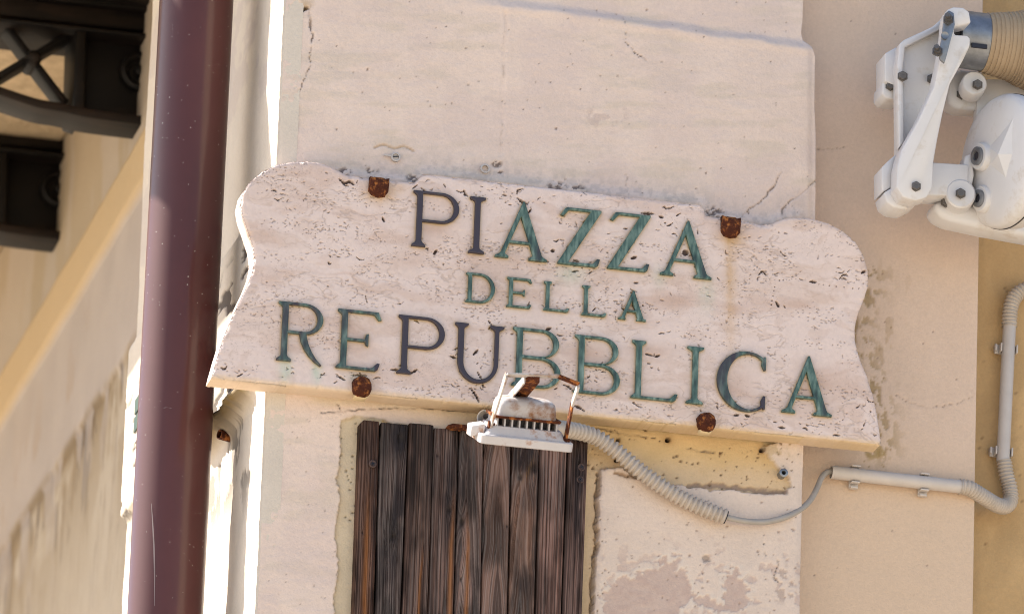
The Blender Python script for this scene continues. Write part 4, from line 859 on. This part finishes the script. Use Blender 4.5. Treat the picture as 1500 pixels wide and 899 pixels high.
lathe('bolt_cap', c+Vector((0, 0, .0015)), (0, 0, 1), [(0, .0068), (.003, .0070), (.0048, .005)], M['lamp'], fl, 18)

# ------------------------------------------------------------------ conduits and cables
def path(pts, n=8): return [Vector(p) for p in curve_pts([tuple(at(a, b, y)) for a, b, y in pts], n)]
PO = path([(704, 611, -.018), (718, 611, -.02), (735, 616, -.025)], 4)
stub = thing('conduit_stub', 'short open grey conduit end left of the floodlight', 'conduit', PO[0])
ax = (PO[1]-PO[0]).normalized(); dirs = Vector((-.8, -.6, .05)).normalized()
cst = at(709, 611, -.03)
lathe('tube_end', cst, dirs, [(-.05, .0105), (.004, .0105), (.0045, .0100), (.0035, .0088), (-.03, .0086)], M['pvc'], stub, 28)
tube('inner_wire', [Vector(p) for p in curve_pts([tuple(cst-dirs*.02+Vector((0, 0, -.003))), tuple(cst+dirs*.005+Vector((.004, -.006, -.002))), tuple(at(716, 608, -.06)), tuple(at(724, 606, -.12)), tuple(at(734, 612, -.22))], 6)], .0034, M['black'], stub, 12)

HP = path([(818, 627, -.06), (838, 630, -.045), (852, 633, -.036), (875, 641, -.026), (905, 662, -.020), (945, 695, -.018), (985, 722, -.017), (1020, 740, -.016), (1063, 757, -.017)], 10)
hose = thing('corrugated_hose', 'long sagging grey corrugated hose from the floodlight across the wall', 'hose', HP[-1])
corrugated('hose_wall', HP, .0104, .0046, .0080, M['pvc_dark'], hose, 24)
lathe('open_end', HP[-1], HP[-1]-HP[-3], [(-.003, .0096), (.0012, .0098), (.0012, .0082), (-.002, .0080)], M['black'], hose, 20)
CP = path([(1050, 753, -.017), (1064, 757, -.017), (1090, 762.5, -.015), (1120, 764, -.012), (1150, 757, -.008), (1172, 746, .004), (1187, 732, .016), (1197, 714, .03), (1203, 700, .038), (1210, 692, .043), (1219, 690, .045), (1234, 692, .045)], 6)
cb = thing('cable', 'thin grey cable bridging the corrugated hose and the wall conduit', 'cable', CP[0])
tube('cable_sheath', CP, .0044, M['cable'], cb, 14)

def clip(p, axis, side, parent, r):
    axis = axis.normalized(); side = side.normalized(); y = Vector((0, 1, 0))
    a = p+y*(r+.001)
    prism_w('clip', [a-axis*.007-side*(r+.009), a+axis*.007-side*(r+.009), a+axis*.007+side*(r+.003), a-axis*.007+side*(r+.003)], -y*.004, M['pvc'], parent, .0006)
    for s in (1, -1):
        q = a+side*s*(r+.0012)
        prism_w('clip', [q-axis*.0065, q+axis*.0065, q+axis*.0065+side*s*.0022, q-axis*.0065+side*s*.0022], -y*(r*1.75), M['pvc'], parent, .0005)
    q = a-side*(r+.007)
    prism_w('clip', [q-axis*.006, q+axis*.004, q+axis*.004-side*.003, q-axis*.006-side*.003], -y*.010, M['pvc'], parent, .0005)
def rigid(name, A, B, r, label, clips):
    t = thing(name, label, 'conduit', A, 'rigid grey conduits on the wall'); d = (B-A).normalized(); L = (B-A).length
    lathe('tube', A, d, [(.02, r*.84), (0, r*.86), (0, r*.97), (.0008, r), (L, r)], M['pvc'], t, 32, up=(0, 1, 0))
    for f in clips:
        p = A+(B-A)*f; s = d.cross(Vector((0, 1, 0)))
        if abs(d.x) > .7 and s.z < 0: s = -s
        if abs(d.x) < .7 and s.x < 0: s = -s
        clip(p, d, s, t, r)
    return t
RC = .0100
rigid('rigid_conduit', at(1217.5, 691, .044), at(1412, 713, .046), RC, 'sloping straight grey conduit on the pink recessed wall', (.18, .70))
rigid('rigid_conduit', at(1479, 470, .112), at(1469, 676, .112), RC, 'upright straight grey conduit on the ochre wall', (.20, .93))
EP = path([(1406, 712.5, .046), (1420, 715, .048), (1440, 727, .062), (1460, 739, .085), (1473, 741, .10), (1480, 732, .109), (1479, 714, .112), (1474, 694, .112), (1470.5, 674, .112)], 8)
el = thing('corrugated_elbow', 'bent corrugated grey elbow joining the two straight conduits', 'hose', EP[0], 'corrugated conduit bends')
corrugated('elbow_wall', EP, .0108, .0026, .0054, M['pvc_dark'], el, 24)
EP = path([(1478.5, 478, .112), (1479, 462, .112), (1482, 444, .112), (1490, 431, .112), (1503, 424, .112), (1524, 424, .112)], 8)
el = thing('corrugated_elbow', 'corrugated grey bend at the right picture edge above the upright conduit', 'hose', EP[0], 'corrugated conduit bends')
corrugated('elbow_wall', EP, .0108, .0026, .0054, M['pvc_dark'], el, 24)

# ------------------------------------------------------------------ wall plugs and small fixings
def plug(px, py, ro, ri, m, label, y=0.0, out=.004):
    c = at(px, py, y); t = thing('wall_plug', label, 'wall plug', c, 'plastic plugs left in the wall')
    lathe('sleeve', c+Vector((0, .012, 0)), (0.0, -1, 0), [(0, ro*.9), (.011, ro*.95), (.012+out, ro), (.0125+out, ro*.9), (.0125+out, ri*1.1), (.012+out, ri), (.002, ri*.95)], m, t, 24)
    return t, c
t, c = plug(710, 248, .0072, .0048, M['pvc'], 'hollow white plastic wall plug above the letters P and I')
lathe('plug_core', c+Vector((0, .010, 0)), (0, -1, 0), [(0, .0045), (.003, .0045)], M['black'], t, 16)
t, c = plug(579, 231, .0072, .0046, M['pvc'], 'split grey plastic wall plug in flaked plaster above the left clamp')
s = lathe('plug_core', c+Vector((0, .006, 0)), (0, -1, 0), [(0, .0046), (.009, .0042)], M['pvc_dark'], t, 16)
prism_w('slot', [c+Vector((-.004, -.0025, .0008)), c+Vector((.004, -.0025, .002)), c+Vector((.004, -.0025, .0004)), c+Vector((-.004, -.0025, -.0008))], (0, -.0012, 0), M['black'], t)
strip('retaining_leg', c+Vector((-.007, -.003, .0005)), c+Vector((-.018, -.003, .001)), .003, .002, M['pvc'], t)
t, c = plug(1146, 694, .0065, .0030, M['steel'], 'blue grey plastic wall plug on ochre plaster near the pier edge', -.001, .008)
lathe('plug_core', c+Vector((0, .010, 0)), (0, -1, 0), [(0, .003), (.004, .003)], M['black'], t, 16)
sp = atx(322, 636, XC-.02)
t = thing('pipe_stub', 'short broken rusty pipe end on the mossy ledge behind the downpipe', 'pipe stub', sp)
lathe('tube', sp+Vector((.02, .01, 0)), (-.93, -.35, .05), [(0, .0075), (.022, .0075), (.022, .0060), (.008, .0058)], M['rust'], t, 20)
gy = atx(197, 600, XC-.06)
gr = thing('vent_grille', 'small green metal vent grille half hidden behind the downpipe', 'vent', gy)
def gbox(name, y0, y1, z0, z1, m, dx): box(name, (XC-.062-dx, y0, z0), (XC-.052, y1, z1), m, gr)
g0 = atx(199, 598, XC-.06); g1 = atx(197, 650, XC-.06)
yb = atx(195.5, 610, XC-.06).y-.065; ya = yb-.13
gbox('frame', ya, yb, g1.z-.012, g0.z+.012, M['lamp'], .006)
for k in range(2):
    zc = g1.z+(g0.z-g1.z)*(.25+.5*k); gbox('louvre', ya+.012, yb-.004, zc-.012, zc+.012, M['green'], .009)

# ------------------------------------------------------------------ awning end with its rolled cloth
aw = thing('awning', 'white cast awning arm with bolts and a rolled tan cloth', 'awning', at(1400, 340, -.05))
pc = lambda pts: [(1270+a/2.496, b/2.496) for a, b in pts]       # outlines measured on an enlarged view
W_ = M['awn']
prism('mount_block', pc([(66, 196), (108, 172), (116, 186), (116, 300), (98, 312), (66, 296)]), -.06, .05, W_, aw, .0018)
prism('mount_block', pc([(58, 302), (70, 292), (122, 300), (124, 366), (72, 360), (56, 342)]), -.05, .05, W_, aw, .0024)
prism('back_casting', pc([(112, 235), (120, 164), (136, 148), (240, 100), (280, 62), (296, 34), (330, 30), (322, 100), (296, 230), (262, 330), (225, 420), (140, 560), (118, 560), (116, 330)]), -.085, .03, W_, aw, .0018)
prism('casting_rib', pc([(112, 235), (120, 160), (136, 146), (240, 98), (288, 56), (300, 80), (262, 112), (140, 172), (132, 250), (136, 520), (118, 540)]), -.100, .02, W_, aw, .0018)
ARM = [(296, 36), (316, 26), (352, 28), (374, 44), (381, 84), (352, 92), (322, 96), (318, 112), (322, 128), (366, 130), (378, 140), (377, 168), (352, 220), (304, 306), (276, 420), (256, 520), (244, 590), (240, 686), (218, 722), (176, 734), (132, 720), (108, 684), (112, 604), (126, 548), (190, 436), (246, 316), (268, 220), (284, 120), (288, 64)]
yarm = lambda b: -.135-.055*max(0, min(1, (560-b)/520))
arm = prism_w('arm_plate', [at(1270+a/2.496, b/2.496, yarm(b)) for a, b in ARM], (0, .035, 0), W_, aw, .0024)
prism('steel_plate', pc([(286, 50), (300, 38), (318, 48), (322, 92), (306, 150), (292, 204), (284, 232), (268, 218), (262, 196), (272, 150), (278, 100)]), -.194, .005, M['steel'], aw, .0012)
for (a, b, r) in ((298, 74, .0055), (258, 190, .005)):
    c = at(*pc([(a, b)])[0], -.195); lathe('stud', c, (-.35, -.9, .15), [(0, .0085), (.003, .0085), (.003, .006), (.010, .006), (.010, .0042), (.017, .004)], M['bolt'], aw, 6, False)
lathe('stud', at(*pc([(284, 132)])[0], -.195), (0, -1, 0), [(0, .006), (.002, .006), (.001, .0045)], M['steel'], aw, 20)
prism('square_bar', pc([(150, 588), (372, 602), (368, 716), (150, 712)]), -.095, .045, W_, aw, .0018)
prism('bar_cap', pc([(54, 612), (78, 588), (104, 566), (112, 580), (112, 672), (56, 702)]), -.095, .045, W_, aw, .0018)
prism('bar_clamp', pc([(62, 704), (108, 676), (190, 720), (186, 742), (140, 764), (100, 758), (72, 738)]), -.10, .05, W_, aw, .0024)
prism('hinge_plate', pc([(402, 318), (440, 290), (600, 292), (600, 780), (420, 770), (388, 760), (386, 640), (400, 560)]), -.06, .02, W_, aw, .0018)
prism('cross_bar', pc([(296, 290), (340, 252), (420, 262), (420, 402), (340, 398), (306, 386), (294, 360)]), -.055, .04, W_, aw, .008)
prism('lower_bar', pc([(240, 742), (300, 724), (640, 800), (640, 872), (440, 836), (300, 806), (256, 782)]), -.07, .05, W_, aw, .010, 3)
for (a, b, rr_) in ((392, 306, .019), (342, 710, .0225)):
    lathe('hinge_ear', at(*pc([(a, b)])[0], -.095), (-.12, -1, 0), [(-.03, rr_), (.001, rr_), (.0035, rr_*.9)], W_, aw, 36)
prism('hinge_web', pc([(352, 604), (360, 570), (384, 562), (392, 640), (380, 700), (356, 690)]), -.09, .03, W_, aw, .0018)
for (a, b, y) in ((178, 682, -.136), (130, 280, -.102), (342, 708, -.104), (404, 311, -.104), (238, 290, -.088), (346, 346, -.058), (288, 740, -.074), (86, 314, -.052)):
    hexbolt('hex_bolt', at(*pc([(a, b)])[0], y), (-.15, -1, -.05), .0068, .007, M['bolt'], aw)
# gearbox cover: a domed disc turned to the left
ctr = at(1470, 236, -.12); axd = (-RR*.84-F*.50+UU*.12).normalized()
cov = lathe('arm_cover', ctr, axd, [(-.034, .097), (-.006, .101), (.003, .1005), (.009, .097), (.013, .090), (.017, .070), (.0195, .040), (.020, .015)], W_, aw, 64)
lathe('cover_seam', ctr, axd, [(-.0085, .1012), (-.0085, .1018), (-.0065, .1018), (-.0065, .1012)], M['black'], aw, 64)
def on_disc(px, py, e):                              # point of the cover's face seen at this place
    d = ray(px, py).normalized(); t = ((ctr+axd*e)-CAM).dot(axd)/d.dot(axd); return CAM+d*t
for (x, y, e, r) in ((1440, 230, .020, .021), (1442, 292, .016, .020)):
    c = on_disc(x, y, e)
    lathe('screw_boss', c, axd, [(-.018, r*1.15), (.006, r), (.009, r*.92)], W_, aw, 36)
    lathe('socket_screw', c+axd*.009, axd, [(0, r*.66), (.004, r*.66), (.0045, r*.60), (.0045, r*.36), (.001, r*.33)], M['steel'], aw, 28)
    lathe('socket', c+axd*.011, axd, [(0, r*.32), (.0005, r*.32)], M['black'], aw, 6, False)
rb = [on_disc(1487, 165, .020), on_disc(1452, 222, .036), on_disc(1478, 270, .022), on_disc(1470, 226, .034)]
raw('cover_rib', [on_disc(1487, 166, .015), on_disc(1446, 214, .018), on_disc(1448, 244, .018), on_disc(1477, 272, .015), on_disc(1462, 226, .031), on_disc(1498, 225, .010)], [(0, 1, 4), (1, 2, 4), (2, 3, 4), (3, 5, 4), (5, 0, 4)], W_, aw)
# roll of cloth on its tube
rc = at(1432, 61, -.11); rx_ = Vector((1, .0, -.03)).normalized()
lathe('tube_collar', rc, rx_, [(-.035, .040), (-.035, .043), (.018, .0435), (.018, .040)], M['steel'], aw, 48)
lathe('tube_core', rc, rx_, [(-.05, .034), (.02, .034)], M['black'], aw, 40)
prof = []; r = .0450; h = .010
rs = np.random.RandomState(4)
prof.append((h, .041)); prof.append((h, r))
for k in range(16):
    st = rs.uniform(.003, .0068); h += st; prof.append((h, r-.0004)); r += rs.uniform(.0009, .0016); prof.append((h+.0003, r)); h += .0003
prof.append((.35, r))
lathe('cloth_roll', rc, rx_, prof, M['fabric'], aw, 96, angle=12)
prism('collar_slot', pc([(384, 157), (440, 164), (440, 178), (384, 172)]), rc.y-.0448, .004, M['black'], aw)
